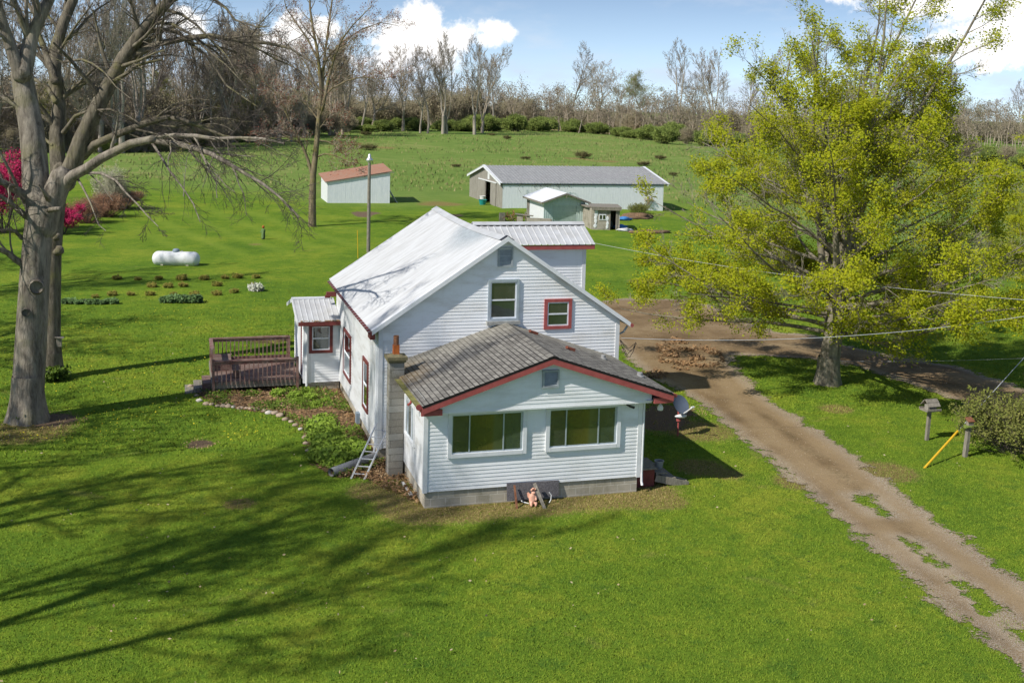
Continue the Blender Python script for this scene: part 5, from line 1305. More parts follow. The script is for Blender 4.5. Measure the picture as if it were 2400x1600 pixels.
class Tree:
    """branching skeleton -> tubes; keeps twig points for leaves"""
    def __init__(s, seed, up=.12, droop=0.0, wob=.22, kids=(7, 6, 5, 4), ang=(.55, 1.1), lenk=.62, radk=.55, minr=.006, maxlev=3, twig_sides=3):
        s.r = random.Random(seed); s.wood = MB(); s.twig = MB(); s.tips = []
        s.up, s.droop, s.wob, s.kids, s.ang, s.lenk, s.radk, s.minr, s.maxlev, s.ts = up, droop, wob, kids, ang, lenk, radk, minr, maxlev, twig_sides
    def path(s, p, d, L, lev, n=None):
        n = n or max(2, 6 - lev - (1 if lev >= 3 else 0)); pts = [Vector(p)]; d = Vector(d).normalized()
        for i in range(n):
            d = (d + perp(d, s.r) * (s.wob * s.r.random()) + Z * (s.up * (1 if lev < 3 else .6)) - Z * (s.droop * (i / n))).normalized()
            pts.append(pts[-1] + d * (L / n))
        return pts
    def emit(s, pts, r0, r1, lev):
        n = len(pts); rad = [r0 + (r1 - r0) * (i / (n - 1)) ** .8 for i in range(n)]
        sides = (10, 7, 5, 4, 3)[min(lev, 4)] if r0 > .03 else s.ts
        (s.wood if r0 > .02 else s.twig).tube(pts, rad, sides, False)
        if r0 > .06 and lev < 2: s.wood.blob(pts[0], (r0 * 1.02,) * 3, 2, .15, 10, 7)
        if r1 > .06: s.wood.blob(pts[-1], (r1 * 1.02,) * 3, 1, .15, 10, 7)
    def limb(s, pts, r0, r1, lev=0, t0=.25, nk=None, L=None, emit=True, side=None):
        pts = [Vector(p) for p in pts]
        if emit: s.emit(pts, r0, r1, lev)
        if lev >= s.maxlev:
            s.tips.append((pts[-1], (pts[-1] - pts[0]).normalized())); 
            if len(pts) > 2: s.tips.append((pts[len(pts) // 2], (pts[-1] - pts[0]).normalized()))
            return
        seg = [(pts[i + 1] - pts[i]).length for i in range(len(pts) - 1)]; tot = sum(seg)
        L = L or tot; nk = nk if nk is not None else s.kids[min(lev, len(s.kids) - 1)]
        for k in range(nk):
            t = t0 + (1 - t0) * (k + s.r.random()) / nk; a = t * tot; i = 0
            while i < len(seg) - 1 and a > seg[i]: a -= seg[i]; i += 1
            d = (pts[i + 1] - pts[i]).normalized(); q = pts[i] + d * min(a, seg[i]); rr = (r0 + (r1 - r0) * t)
            an = s.r.uniform(*s.ang); pd = perp(d, s.r)
            if side is not None: pd = (pd + side * .5).normalized()
            nd = (d * math.cos(an) + pd * math.sin(an)).normalized()
            l2 = L * s.lenk * (1.1 - .55 * t) * s.r.uniform(.65, 1.15); r2 = max(s.minr, rr * s.radk * s.r.uniform(.7, 1.0))
            s.limb(s.path(q, nd, l2, lev + 1), r2, max(s.minr * .6, r2 * .3), lev + 1, .2, L=l2)
        # leader goes on as fine twigs
        s.tips.append((pts[-1], (pts[-1] - pts[-2]).normalized()))
    def leaves(s, n, spread, size, keep=1.0, flat=.0, mask=0, mcut=0):
        V = []; Fi = []; r = s.r
        for p, d in s.tips:
            if r.random() > keep: continue
            if mask and mnoise.noise(p * mask) < mcut: continue
            c = Vector((r.gauss(0, spread * .4), r.gauss(0, spread * .4), r.gauss(0, spread * .3)))
            for k in range(n):
                q = p + c + Vector((r.gauss(0, spread), r.gauss(0, spread), r.gauss(0, spread * .8)))
                a = Vector((r.gauss(0, 1), r.gauss(0, 1), r.gauss(0, 1) * (1 - flat))).normalized(); b = perp(a, r); sz = size * r.uniform(.6, 1.3)
                m = len(V); V += [q - a * sz, q + b * sz * .62, q + a * sz, q - b * sz * .62]; Fi.append((m, m + 1, m + 2, m + 3))
        return [tuple(v) for v in V], Fi
def finish(t, root, bark_m, twig_m=None, leaf=None, leaf_m=None, names=('trunk', 'twigs', 'crown')):
    if t.wood.f: t.wood.build(names[0], bark_m, root, True)
    if t.twig.f: t.twig.build(names[1], twig_m or bark_m, root)
    if leaf and leaf[1]:
        w = wloc(root); v = np.array(leaf[0]) - np.array([w.x, w.y, w.z]); mesh_np(names[2], v, leaf[1], leaf_m, root)

# ---- generic bare trees for the woods; each variant once, then copied
VAR = []
def bare_variant(seed, h, style, bm, leaf=None, lm=None, nl=0, sz=.05, keep=.5, tw=None):
    root = thing('bare_tree', 'bare tree', 'tree', (0, 0, 0))
    r = random.Random(seed)
    if style == 'tall': t = Tree(seed, .10, 0, .25, (17, 9, 6, 3), (.4, .9), .46, .58, .022, 4)
    elif style == 'broad': t = Tree(seed, .04, 0, .42, (14, 9, 6, 3), (.5, 1.15), .58, .6, .022, 4)
    elif style == 'fork': t = Tree(seed, .14, 0, .22, (12, 8, 6, 3), (.35, .85), .48, .6, .022, 4)
    else: t = Tree(seed, .06, 0, .5, (14, 9, 6, 3), (.55, 1.15), .55, .6, .022, 4)
    base = Vector((0, 0, -.4))
    if style == 'fork':
        hb = h * r.uniform(.12, .3); rr = h * .018
        t.emit([base, Vector((r.uniform(-.2, .2), 0, hb * .6)), Vector((r.uniform(-.3, .3), r.uniform(-.2, .2), hb))], rr * 1.3, rr, 0)
        for k in range(r.choice((2, 3, 3))):
            an = r.uniform(0, 2 * PI); d = Vector((math.cos(an) * .28, math.sin(an) * .28, 1)).normalized()
            p = t.path(Vector((0, 0, hb)), d, h - hb, 0, 8); t.limb(p, rr * .62, .02, 0, .28, L=h * .75)
    else:
        lean = Vector((r.uniform(-.1, .1), r.uniform(-.1, .1), 1)) if style != 'crook' else Vector((r.uniform(-.5, .5), 0, 1))
        p = t.path(base, lean, h * (.95 if style == 'tall' else .7), 0, 8); rr = h * (.017 if style == 'tall' else .022)
        t.limb(p, rr, .03, 0, .32 if style != 'broad' else .3, L=h * (.8 if style != 'broad' else .85))
    lv = t.leaves(nl, .35, sz, keep) if nl else None
    finish(t, root, bm, tw or bm, lv, lm)
    VAR.append(root); return root
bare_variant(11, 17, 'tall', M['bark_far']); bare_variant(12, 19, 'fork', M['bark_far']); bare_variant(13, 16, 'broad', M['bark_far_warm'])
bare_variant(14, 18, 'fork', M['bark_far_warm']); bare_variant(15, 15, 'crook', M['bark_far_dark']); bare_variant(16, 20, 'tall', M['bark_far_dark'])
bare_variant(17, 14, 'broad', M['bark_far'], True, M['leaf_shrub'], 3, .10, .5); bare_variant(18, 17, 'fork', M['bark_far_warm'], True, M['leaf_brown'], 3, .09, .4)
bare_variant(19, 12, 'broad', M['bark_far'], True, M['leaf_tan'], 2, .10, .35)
used = set()
def put_tree(i, p, rz, s, label, group=None, sz=None):
    o = VAR[i]
    if i in used: o = copy_tree(o)
    used.add(i); o.location = (p.x, p.y, terr(p.x, p.y)); o.rotation_euler = (0, 0, rz); o.scale = (s, s, sz or s)
    tag(o, label, 'tree', group)
    if not group and 'group' in o: del o['group']
    return o
SEEN = []
# treeline behind the field: (px, py base, variant, scale, label)
TL = [(812, 300, 1, 1.0, 'tall bare tree on the field edge just right of the budding yard tree'), (848, 302, 0, 1.0, 'slim straight bare tree right of the budding yard tree'), (872, 300, 2, 1.15, 'broad dark-limbed bare tree left of the white cloud base'),
      (944, 302, 3, .95, 'bare tree with loose yellowish twigs under the big white cloud'), (985, 306, 0, .95, 'slim bare tree in the clump under the tall white cloud'), (1002, 307, 5, .9, 'dark thin bare tree in the clump under the tall white cloud'),
      (1038, 308, 1, 1.0, 'tall forked bare tree right under the tall white cloud'), (1046, 308, 3, .95, 'second tall forked tree standing close to the one under the cloud'), (1112, 310, 1, .98, 'pale many-stemmed bare tree under the small puff of cloud'), (1130, 306, 3, .95, 'many-stemmed bare tree right of the small puff of cloud'), (1160, 300, 0, .9, 'thin bare tree between the many-stemmed trees and the crooked one'),
      (1216, 290, 4, .95, 'crooked leaning bare tree standing alone in the sky gap'), (1290, 296, 2, .75, 'low dark bushy bare tree left of the broad spreading one'), (1342, 288, 5, .9, 'slender pale bare tree beside the broad spreading one'), (1403, 290, 2, 1.12, 'broad spreading bare tree with thick crooked limbs'),
      (1462, 285, 4, .75, 'low crooked tree right of the broad spreading one'), (1508, 284, 6, .95, 'bare tree with a haze of greenish buds at the right of the sky gap'), (1552, 290, 4, .9, 'pale crooked tree by the maple crown'), (1590, 292, 1, .9, 'grey bare tree against the left side of the maple crown'), (1625, 292, 2, .95, 'round-headed bare tree against the left side of the maple crown'), (1670, 295, 3, .9, 'bare tree glimpsed through the left of the maple crown')]
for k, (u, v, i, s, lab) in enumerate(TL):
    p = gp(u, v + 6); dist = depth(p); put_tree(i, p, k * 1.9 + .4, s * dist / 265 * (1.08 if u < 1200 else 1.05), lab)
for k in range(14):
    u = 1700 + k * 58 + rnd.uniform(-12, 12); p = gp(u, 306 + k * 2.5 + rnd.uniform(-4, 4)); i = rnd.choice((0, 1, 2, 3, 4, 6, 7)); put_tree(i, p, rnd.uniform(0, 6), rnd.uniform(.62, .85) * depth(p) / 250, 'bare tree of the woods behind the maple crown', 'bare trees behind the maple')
# dense woods on the left
n = 0
for k in range(60):
    u = rnd.uniform(-190, 820); q = rnd.random()
    v = 352 - 24 * sm(350, 800, u) - 30 * q ** 1.3
    if u < 300: v += 8
    p = gp(u, v); i = rnd.choice((0, 1, 1, 2, 3, 3, 5, 6, 7, 7, 8)); s = rnd.uniform(.85, 1.25) * (1.05 if u < 420 else .92 - .0002 * (u - 420))
    put_tree(i, p, rnd.uniform(0, 6.2), s, 'tall bare tree in the dense woods at the left', 'bare trees of the left woods', s * rnd.uniform(.95, 1.15))
for (x, y, i, s) in ((-18.5, -8.6, 3, 1.15), (-20, -1.6, 1, 1.05), (-22, 6, 2, 1.1), (-23, 20, 2, 1.1), (-26, 33, 3, 1.0), (-30, 42, 2, 1.1)):
    put_tree(i, Vector((x, y, 0)), x, s, 'bare yard tree standing left of the lawn, throwing its shadow across it', 'bare yard trees left of the lawn')

# ---- the two big old trees at the left, limbs laid out along their real courses
def course(pts, base_t, dz=0.0):
    n = len(pts); return [att(u * 1 / 2.94, v / 2.94, base_t + (dz * i / max(1, n - 1))) for i, (u, v) in enumerate(pts)]
def flare(p, r, t, mb, h=1.5, seed=1, lob=.32, k=1.9):
    """buttressed foot of an old trunk: lobed rings that spread into the ground"""
    n, m = 26, 9; n0 = len(mb.v)
    for j in range(m + 1):
        q = j / m; z = -.25 + (h + .25) * q; e = (1 - q) ** 2.2
        for i in range(n):
            a = 2 * PI * i / n; lb = .5 + .5 * math.cos(a * 5 + seed + .6 * math.sin(a * 2 + seed)); lb2 = mnoise.noise(Vector((math.cos(a) * 2, math.sin(a) * 2, seed)))
            rr = r * (1.0 + e * (k - 1) * (.55 + lob * 1.6 * lb + .35 * lb2)) * (1.0 if q < 1 else .96)
            mb.v.append((p.x + rr * math.cos(a), p.y + rr * math.sin(a), p.z + z))
    for j in range(m):
        for i in range(n):
            i2 = (i + 1) % n; c = n0 + j * n; mb.f.append((c + i, c + i2, c + n + i2, c + n + i)); mb.uv += [(0, 0)] * 4
b1 = gp(64, 985); t1 = depth(b1); B1g = Vector((b1.x, b1.y, terr(b1.x, b1.y)))
T1 = Tree(31, .0, .16, .36, (9, 8, 6, 4), (.35, .95), .55, .45, .0055, 3)
old1 = thing('old_bare_tree', 'massive grey bare tree with a flared trunk and broken-off stub at the left', 'tree', tuple(B1g))
kk = 2.94
trunk1 = [B1g - Z * .4, B1g + Z * .5] + [att(u, v, t1) for u, v in ((69, 860), (76, 740), (82, 640), (88, 560), (93, 505), (95, 470))]
T1.emit(trunk1, .53, .42, 0); T1.wood.v = [tuple(Vector(v)) for v in T1.wood.v]
flare(B1g + Vector((.03, 0, 0)), .488, 0, T1.wood, 1.5, 2, .30, 1.75)
def L1(pts, r0, r1, dz=0, nk=8, t0=.2, L=None, tr=None, T=None, base=None):
    T = T or T1; q = course(pts, base or t1, dz); T.limb(q, r0, r1, 0 if r0 > .06 else 1, t0, int(nk * 1.3), (L or 3.2) * 1.75)
    return q
L1([(285, 1480), (250, 1300), (240, 1100), (215, 880), (180, 690), (150, 520)], .46, .34, .3, 3, .5, 2)
L1([(150, 520), (100, 400), (55, 270), (10, 130), (-40, -60)], .26, .12, -.5, 6)
L1([(160, 500), (190, 380), (220, 240), (280, 110), (340, 0), (400, -160)], .29, .14, .6, 8)
L1([(200, 1400), (150, 1330), (80, 1290), (0, 1245), (-120, 1200)], .17, .09, -1.2, 5)
L1([(190, 1500), (120, 1440), (60, 1390), (0, 1350), (-80, 1330)], .11, .05, -1.5, 5)
L1([(175, 1830), (110, 1790), (50, 1740), (0, 1720), (-70, 1700)], .12, .07, -1.0, 3)
L1([(150, 1640), (100, 1590), (40, 1580), (0, 1590)], .07, .03, -1.0, 4)
L1([(300, 1560), (330, 1440), (380, 1330), (425, 1225)], .44, .36, 0, 1, .6, 1.5)
st_ = course([(425, 1230), (432, 1200)], t1); T1.wood.tube(st_, [.30, .27], 10)
L1([(430, 1290), (500, 1210), (590, 1165), (700, 1090), (800, 1040), (900, 990), (1050, 960)], .19, .12, -1.5, 3, .4, 2)
L1([(1050, 960), (1200, 935), (1350, 938), (1480, 958), (1650, 950), (1800, 955), (1960, 990)], .10, .03, -2.2, 9, .1, 2.6)
L1([(1040, 965), (1180, 990), (1330, 1020), (1450, 1060), (1580, 1130), (1680, 1190), (1800, 1260), (1920, 1350), (2060, 1500)], .12, .03, -2.6, 12, .1, 2.8)
L1([(1045, 980), (1110, 1080), (1170, 1180), (1250, 1280), (1330, 1400), (1380, 1530)], .05, .012, -2.6, 8, .2, 1.6)
L1([(520, 1210), (600, 1190), (700, 1195), (800, 1245), (870, 1330), (950, 1410), (1010, 1480), (1090, 1560)], .065, .012, -3, 9, .3, 1.2)
L1([(530, 1225), (570, 1290), (620, 1390), (650, 1470), (680, 1550), (730, 1590)], .045, .01, -3.2, 7, .3, 1.2)
L1([(620, 1200), (690, 1260), (730, 1320), (780, 1385)], .03, .01, -3.2, 4, .3, .8)
# knots, stubs and burls
for (u, v, r) in ((86, 672, .26), (61, 731, .15)): 
    p = att(u, v, t1 - .44); T1.wood.lathe(p, [(r * .45, -.02), (r, .0), (r * .8, -.1)], 10, 'y'); T1.wood.lathe(p, [(0, .02), (r * .5, .0)], 10, 'y')
T1.wood.tube([att(112, 492, t1 - .3), att(141, 489, t1 - .8)], [.09, .07], 8)
T1.wood.tube([att(116, 470, t1 - .3), att(104, 450, t1 - .6), att(90, 432, t1 - .9)], [.10, .06, .03], 7)
finish(T1, old1, M['bark_oak'], M['twig_dark'])

b2 = gp(126, 886); t2 = depth(b2); B2g = Vector((b2.x, b2.y, terr(b2.x, b2.y)))
T2 = Tree(37, .02, .13, .36, (9, 8, 6, 4), (.35, .95), .55, .45, .0055, 3)
old2 = thing('old_bare_tree', 'mossy bare tree standing just behind the massive flared one', 'tree', tuple(B2g))
T2.emit([B2g - Z * .3, B2g + Z * .4] + [att(u, v, t2) for u, v in ((119, 800), (120, 700), (122, 600), (128, 520), (134, 460), (141, 400))], .37, .31, 0); flare(B2g + Vector((-.08, 0, 0)), .38, 0, T2.wood, 1.0, 5, .25, 1.5)
def L2(pts, r0, r1, dz=0, nk=8, t0=.2, L=None): return L1(pts, r0, r1, dz, nk, t0, L or 3.4, None, T2, t2)
L2([(410, 1260), (400, 1150), (390, 950), (405, 720), (375, 480), (395, 300), (440, 150), (505, 0), (560, -150)], .32, .16, 1.0, 10, .2, 3.5)
L2([(380, 560), (340, 440), (300, 330), (265, 240), (240, 100), (180, 10)], .15, .07, 1.5, 7)
L2([(450, 1250), (505, 1130), (560, 970), (650, 780), (750, 590), (850, 400), (950, 260), (1050, 130), (1170, 0), (1280, -140)], .37, .17, -1.0, 10, .35, 3.5)
L2([(740, 600), (820, 470), (950, 370), (1100, 300), (1300, 262), (1450, 248), (1650, 280), (1850, 300), (2000, 335), (2150, 430)], .19, .03, -2.5, 13, .15, 3.2)
L2([(1650, 280), (1780, 340), (1900, 410), (2020, 460), (2130, 560), (2200, 660)], .05, .014, -2.8, 8, .1, 2.0)
L2([(575, 1070), (650, 1000), (800, 930), (1000, 850), (1150, 810), (1250, 825), (1400, 880), (1550, 940), (1720, 960)], .19, .03, -2.2, 13, .25, 3.0)
L2([(960, 240), (1100, 200), (1230, 225), (1320, 310), (1420, 380), (1490, 480), (1560, 590), (1690, 680), (1780, 740)], .10, .02, -2.5, 12, .15, 2.6)
L2([(1090, 160), (1180, 165), (1300, 230), (1430, 350), (1560, 450), (1700, 600)], .07, .016, -3, 9, .15, 2.2)
L2([(1150, 70), (1250, 100), (1350, 170), (1450, 270), (1560, 380), (1640, 520)], .07, .016, -3, 9, .15, 2.2)
L2([(1200, 0), (1320, -60), (1480, 0), (1560, 60), (1620, 140), (1780, 190), (1860, 180)], .09, .018, -3, 10, .15, 2.6)
L2([(440, 910), (520, 800), (610, 765), (760, 755), (880, 800), (960, 850)], .09, .02, -1.2, 8, .25, 2.0)
L2([(440, 430), (560, 410), (640, 440), (720, 500), (800, 600), (900, 680)], .06, .016, -2, 8, .2, 2.0)
L2([(380, 700), (330, 610), (260, 560), (200, 530), (60, 480)], .10, .03, 1.0, 7, .3, 2.2)
L2([(360, 1000), (300, 950), (240, 930), (120, 960)], .07, .02, 1.0, 5, .3, 1.5)
for (u, v, r) in ((138, 588, .2), (133, 556, .16)): T2.wood.blob(att(u, v, t2 - .2), (r, r, r * .9), 7, .4, 9, 7)
finish(T2, old2, M['bark_mossy'], M['twig_dark'])
nb = thing('nest_box', 'little grey nest box fixed on the mossy trunk', 'nest box', (0, 0, 0)); q = att(131, 800, t2 - .1); nb.location = q
b = MB(); b.box(q.x + .02, q.y - .12, q.z - .18, q.x + .2, q.y + .06, q.z + .14); b.build('box_body', M['old_wood'], nb)
b = MB(); b.slab((q.x - .02, q.y - .18, q.z + .2), (q.x + .28, q.y - .18, q.z + .16), (q.x + .28, q.y + .1, q.z + .16), (q.x - .02, q.y + .1, q.z + .2), .03); b.build('roof', M['old_wood'], nb)

# ---- budding yard tree in the middle distance
b3 = gp(732, 531); t3 = depth(b3); B3g = Vector((b3.x, b3.y, terr(b3.x, b3.y)))
T3 = Tree(41, .06, .02, .34, (9, 8, 6), (.4, 1.0), .55, .48, .010, 3)
mid = thing('budding_tree', 'tall slender tree with sparse red-brown buds left of the white shed', 'tree', tuple(B3g))
def C3(pts, dz=0): return [att(600 + u / 2.8, v / 2.8, t3 + dz * i / max(1, len(pts) - 1)) for i, (u, v) in enumerate(pts)]
q = C3([(370, 1300), (375, 1150), (392, 1000), (405, 860), (418, 720), (428, 600), (415, 440), (400, 320), (375, 200), (355, 60), (350, -120)]); T3.emit([B3g - Z * .3] + q[:1], .36, .30, 0); T3.limb(q, .31, .07, 0, .3, 12, 6)
for pts, r0, r1, dz, nk, L in (([(430, 620), (440, 470), (460, 300), (480, 150), (500, 0), (510, -120)], .17, .05, 1, 9, 5), ([(435, 720), (480, 500), (520, 360), (570, 250), (640, 160), (760, 40)], .16, .03, -1.5, 10, 5), ([(440, 640), (500, 580), (600, 530), (700, 505), (800, 520), (930, 500)], .09, .02, -2, 9, 3.5), ([(420, 480), (470, 380), (560, 280), (700, 190), (820, 150), (930, 170)], .10, .02, 1.5, 9, 4),
                          ([(370, 1160), (345, 1060), (310, 970), (270, 890), (240, 840), (180, 700), (130, 610), (60, 540), (0, 480)], .16, .03, -1, 12, 4), ([(410, 790), (360, 720), (300, 660), (230, 650), (120, 600)], .08, .02, 1.5, 8, 3.5), ([(400, 1030), (450, 1010), (520, 1020), (600, 1060), (660, 1090)], .08, .02, -1.5, 8, 2.6), ([(405, 920), (470, 930), (540, 960), (620, 980)], .06, .02, -1, 6, 2.6), ([(405, 860), (450, 800), (480, 740), (560, 740)], .05, .015, -1, 5, 2.5),
                          ([(400, 380), (340, 260), (270, 160), (200, 60), (170, -60)], .10, .03, .5, 9, 4.5), ([(420, 600), (370, 520), (330, 420), (250, 330), (160, 260)], .09, .02, 1, 9, 4), ([(290, 940), (200, 900), (100, 910), (0, 900)], .06, .015, -1, 7, 3)):
    T3.limb(C3(pts, dz), r0, r1, 0, .15, int(nk * 1.35), L * 1.25)
lv = T3.leaves(1, .16, .06, .62); finish(T3, mid, M['bark_mid'], M['bark_far_warm'], lv, M['leaf_bud'])

# ---- the leafing maple by the drive
b4 = gp(1939, 899); B4g = Vector((b4.x, b4.y, terr(b4.x, b4.y))); t4 = depth(b4)
T4 = Tree(53, .04, .0, .24, (8, 7, 5), (.35, .9), .52, .5, .007, 3)
maple = thing('leafing_maple', 'big spreading maple in fresh yellow-green leaf beside the dirt drive', 'tree', tuple(B4g))
r4 = random.Random(9)
tp_ = [B4g - Z * .3, B4g + Vector((.02, 0, .6)), B4g + Vector((.12, 0, 1.8)), B4g + Vector((.2, .1, 3.0)), B4g + Vector((.3, .1, 4.2))]
T4.emit(tp_, .42, .34, 0); flare(B4g, .43, 0, T4.wood, 1.1, 8, .3, 1.55)
top = tp_[-1]
for k in range(7):   # leaders
    a = 2 * PI * k / 7 + .5; ti = (.16, .3, .38, .22, .34, .26, .12)[k]; d = Vector((math.cos(a) * ti, math.sin(a) * ti, 1)).normalized()
    p = T4.path(tp_[3].lerp(top, r4.random()), d, (12.8, 11.5, 10.8, 12.5, 11.2, 12.2, 13.5)[k], 0, 9); T4.limb(p, .17, .02, 0, .26, 11, 5.0)
for k in range(48):  # side limbs
    f = (k + r4.random()) / 48; z = 1.9 + 7.0 * f ** 1.25; a = k * 2.39996 + r4.uniform(-.25, .25); el = .06 + .60 * f + r4.uniform(-.08, .12)
    c = B4g + Vector((.25, .05, z)); d = Vector((math.cos(a) * math.cos(el), math.sin(a) * math.cos(el), math.sin(el)))
    Lm = (8.7 - 2.6 * f) * r4.uniform(.86, 1.08)
    T4.limb(T4.path(c, d, Lm, 0, 7), .095 - .03 * f, .014, 0, .2, 11, 3.7)

for k in range(12):  # low outer sprays
    a = k * 2 * PI / 12 + .2; c = B4g + Vector((.25, .05, 2.2 + .35 * (k % 4))); d = Vector((math.cos(a), math.sin(a), .10 + .05 * (k % 3)))
    T4.limb(T4.path(c, d, 8.3 * r4.uniform(.85, 1.05), 0, 7), .08, .014, 0, .22, 13, 3.6)
lv = T4.leaves(8, .16, .047, .95, .3, .62, -.03); print('maple leaves', len(lv[1]))
finish(T4, maple, M['bark_maple'], M['bark_maple'], lv, M['leaf_maple'])
mp2 = copy_tree(maple); q = gp(2560, 745); mp2.location = (q.x, q.y, terr(q.x, q.y)); mp2.rotation_euler = (0, 0, 2.2); mp2.scale = (.85, .85, .72); mp2['label'] = 'second leafing tree cut off by the right edge behind the maple'
# ------------------------------------------------------------------ shrubs and small plants
def shrub(name, label, cat, seed, R, H, n, leaf_n, size, lm, tm, group=None, spread=.12, keep=1.0, up=.12, thin=.012):
    """twiggy rounded shrub: stems from the base, then leaf-sized faces"""
    root = thing(name, label, cat, (0, 0, 0), group); t = Tree(seed, up, 0, .3, (6, 4), (.3, .9), .5, .5, .005, 2); r = random.Random(seed)
    for k in range(n):
        a = r.uniform(0, 2 * PI); q = r.random() ** .6; d = Vector((math.cos(a) * q * R, math.sin(a) * q * R, H * math.sqrt(max(.08, 1 - q * q * .85)))); L = d.length
        t.limb(t.path(Vector((math.cos(a) * q * R * .25, math.sin(a) * q * R * .25, -.05)), d.normalized(), L * r.uniform(.75, 1.05), 0, 4), thin, thin * .4, 0, .3, None, L * .7)
    lv = t.leaves(leaf_n, spread, size, keep) if leaf_n else None
    tw = MB(); 
    for m in (t.wood, t.twig):
        o = len(tw.v); tw.v += m.v; tw.f += [tuple(i + o for i in f) for f in m.f]; tw.uv += m.uv
    tw.build('stems', tm, root)
    if lv: mesh_np('leaves', lv[0], lv[1], lm, root)
    return root
def setp(o, p, rz=0, s=1.0, sz=None): o.location = (p.x, p.y, terr(p.x, p.y)); o.rotation_euler = (0, 0, rz); o.scale = (s, s, sz or s); return o
def lab(o, label, group=None):
    o['label'] = label
    if group: o['group'] = group
    elif 'group' in o: del o['group']
    return o

# big olive bush at the right edge
bb = shrub('olive_bush', 'large twiggy olive-green bush at the right edge beside the narrow bird feeder', 'bush', 5, 2.1, 1.75, 90, 3, .045, M['leaf_shrub'], M['twig_dark'], None, .07, .9); setp(bb, gp(2392, 1062), 0, .98)
bb2 = shrub('twiggy_bush', 'tall thin twiggy bush rising behind the olive bush', 'bush', 6, 1.2, 2.2, 26, 1, .04, M['leaf_shrub'], M['twig_dark'], None, .07, .6); setp(bb2, gp(2440, 1030))
# magenta crab apple behind the big trees
pk = thing('blossoming_tree', 'magenta blossoming tree behind the massive trunk', 'tree', (0, 0, 0)); t = Tree(61, .08, 0, .35, (9, 6, 4), (.4, 1.0), .55, .5, .012, 3)
for k in range(5): a = k * 1.3; t.limb(t.path(Vector((0, 0, -.2)), Vector((math.cos(a) * .6, math.sin(a) * .6, 1)), 5.2, 0, 6), .10, .02, 0, .25, 9, 4.2)
lv = t.leaves(9, .22, .085, .85); finish(t, pk, M['twig_dark'], M['twig_dark'], lv, M['leaf_pink']); setp(pk, gp(8, 545), 0, 1.0)
pk2 = copy_tree(pk); setp(pk2, gp(150, 548), 2, .42); lab(pk2, 'small magenta shrub showing at the right of the twin trunks'); pk2['category'] = 'shrub'
# pale and russet brush beyond the lawn
ps = shrub('pale_shrub', 'tall cream-grey wispy shrub at the edge of the left lawn', 'shrub', 8, 1.7, 3.6, 80, 2, .05, M['leaf_pale'], M['leaf_pale'], None, .12, .8, .2, .03); setp(ps, gp(262, 492), 0, 1.05)
rb = shrub('russet_brush', 'russet brown brush in front of the pale shrub', 'shrub', 9, 2.2, 2.0, 110, 2, .04, M['leaf_red_brush'], M['leaf_red_brush'], 'russet brush at the left lawn edge', .12, .9, .2, .025); setp(rb, gp(248, 508), 0, .95)
for (u, v, s, l) in ((205, 522, .9, 'russet brown brush nearest the twin trunks'), (290, 488, .8, 'russet brown brush at the far right of the left brush bed'), (320, 470, .45, 'small lone russet tuft right of the pale shrub')):
    o = copy_tree(rb); setp(o, gp(u, v), u, s); lab(o, l, 'russet brush at the left lawn edge')
# saplings on the lawn
def sapling(label, u, v, h, seed, lm=None, nl=0):
    t = Tree(seed, .08, 0, .4, (6, 4, 3), (.5, 1.1), .6, .5, .009, 2); p = gp(u, v); root = thing('sapling', label, 'tree', tuple(p))
    t.limb(t.path(p - Z * .1, Vector((.1, 0, 1)), h, 0, 5), .06, .015, 0, .3, 8, h * .8); lv = t.leaves(nl, .12, .06, .8) if nl else None
    finish(t, root, M['bark_far_dark'], M['bark_far_dark'], lv, lm); return root
sapling('small dark bare sapling on the lawn under the drooping limb', 509, 464, 3.0, 71); sapling('slender yellow-green sapling beyond the lawn', 430, 460, 5.2, 73, M['leaf_yellow'], 4)
# bushes in the pasture
fbz = shrub('pasture_bush', 'brown bush', 'bush', 12, 1.1, 1.0, 34, 2, .05, M['leaf_field'], M['twig_dark'], 'bushes scattered in the pasture', .10, .9)
first = True
for (u, v, s, l) in ((1362, 371, 1.5, 'widest brown bush in the pasture above the barn roof'), (1544, 374, 1.15, 'dark round bush in the pasture right of the barn'), (1508, 389, 1.1, 'greener round bush just above the barn eave end'), (1231, 374, .8, 'small brown bush in the pasture above the barn ridge'), (1068, 392, .75, 'low brown bush left of the barn roof peak'), (860, 352, 1.5, 'broad low brown bush above the shed'), (1186, 327, 1.0, 'bush at the top of the pasture below the leaning tree'), (1153, 318, .9, 'bush near the hedge at the top of the pasture'), (1576, 412, .6, 'tiny bush low in the pasture by the maple'), (858, 317, 1.3, 'grey bush by the hedge at the left of the pasture')):
    o = fbz if first else copy_tree(fbz); first = False; setp(o, gp(u, v), u, s, s * rnd.uniform(.55, .95)); lab(o, l, 'bushes scattered in the pasture')
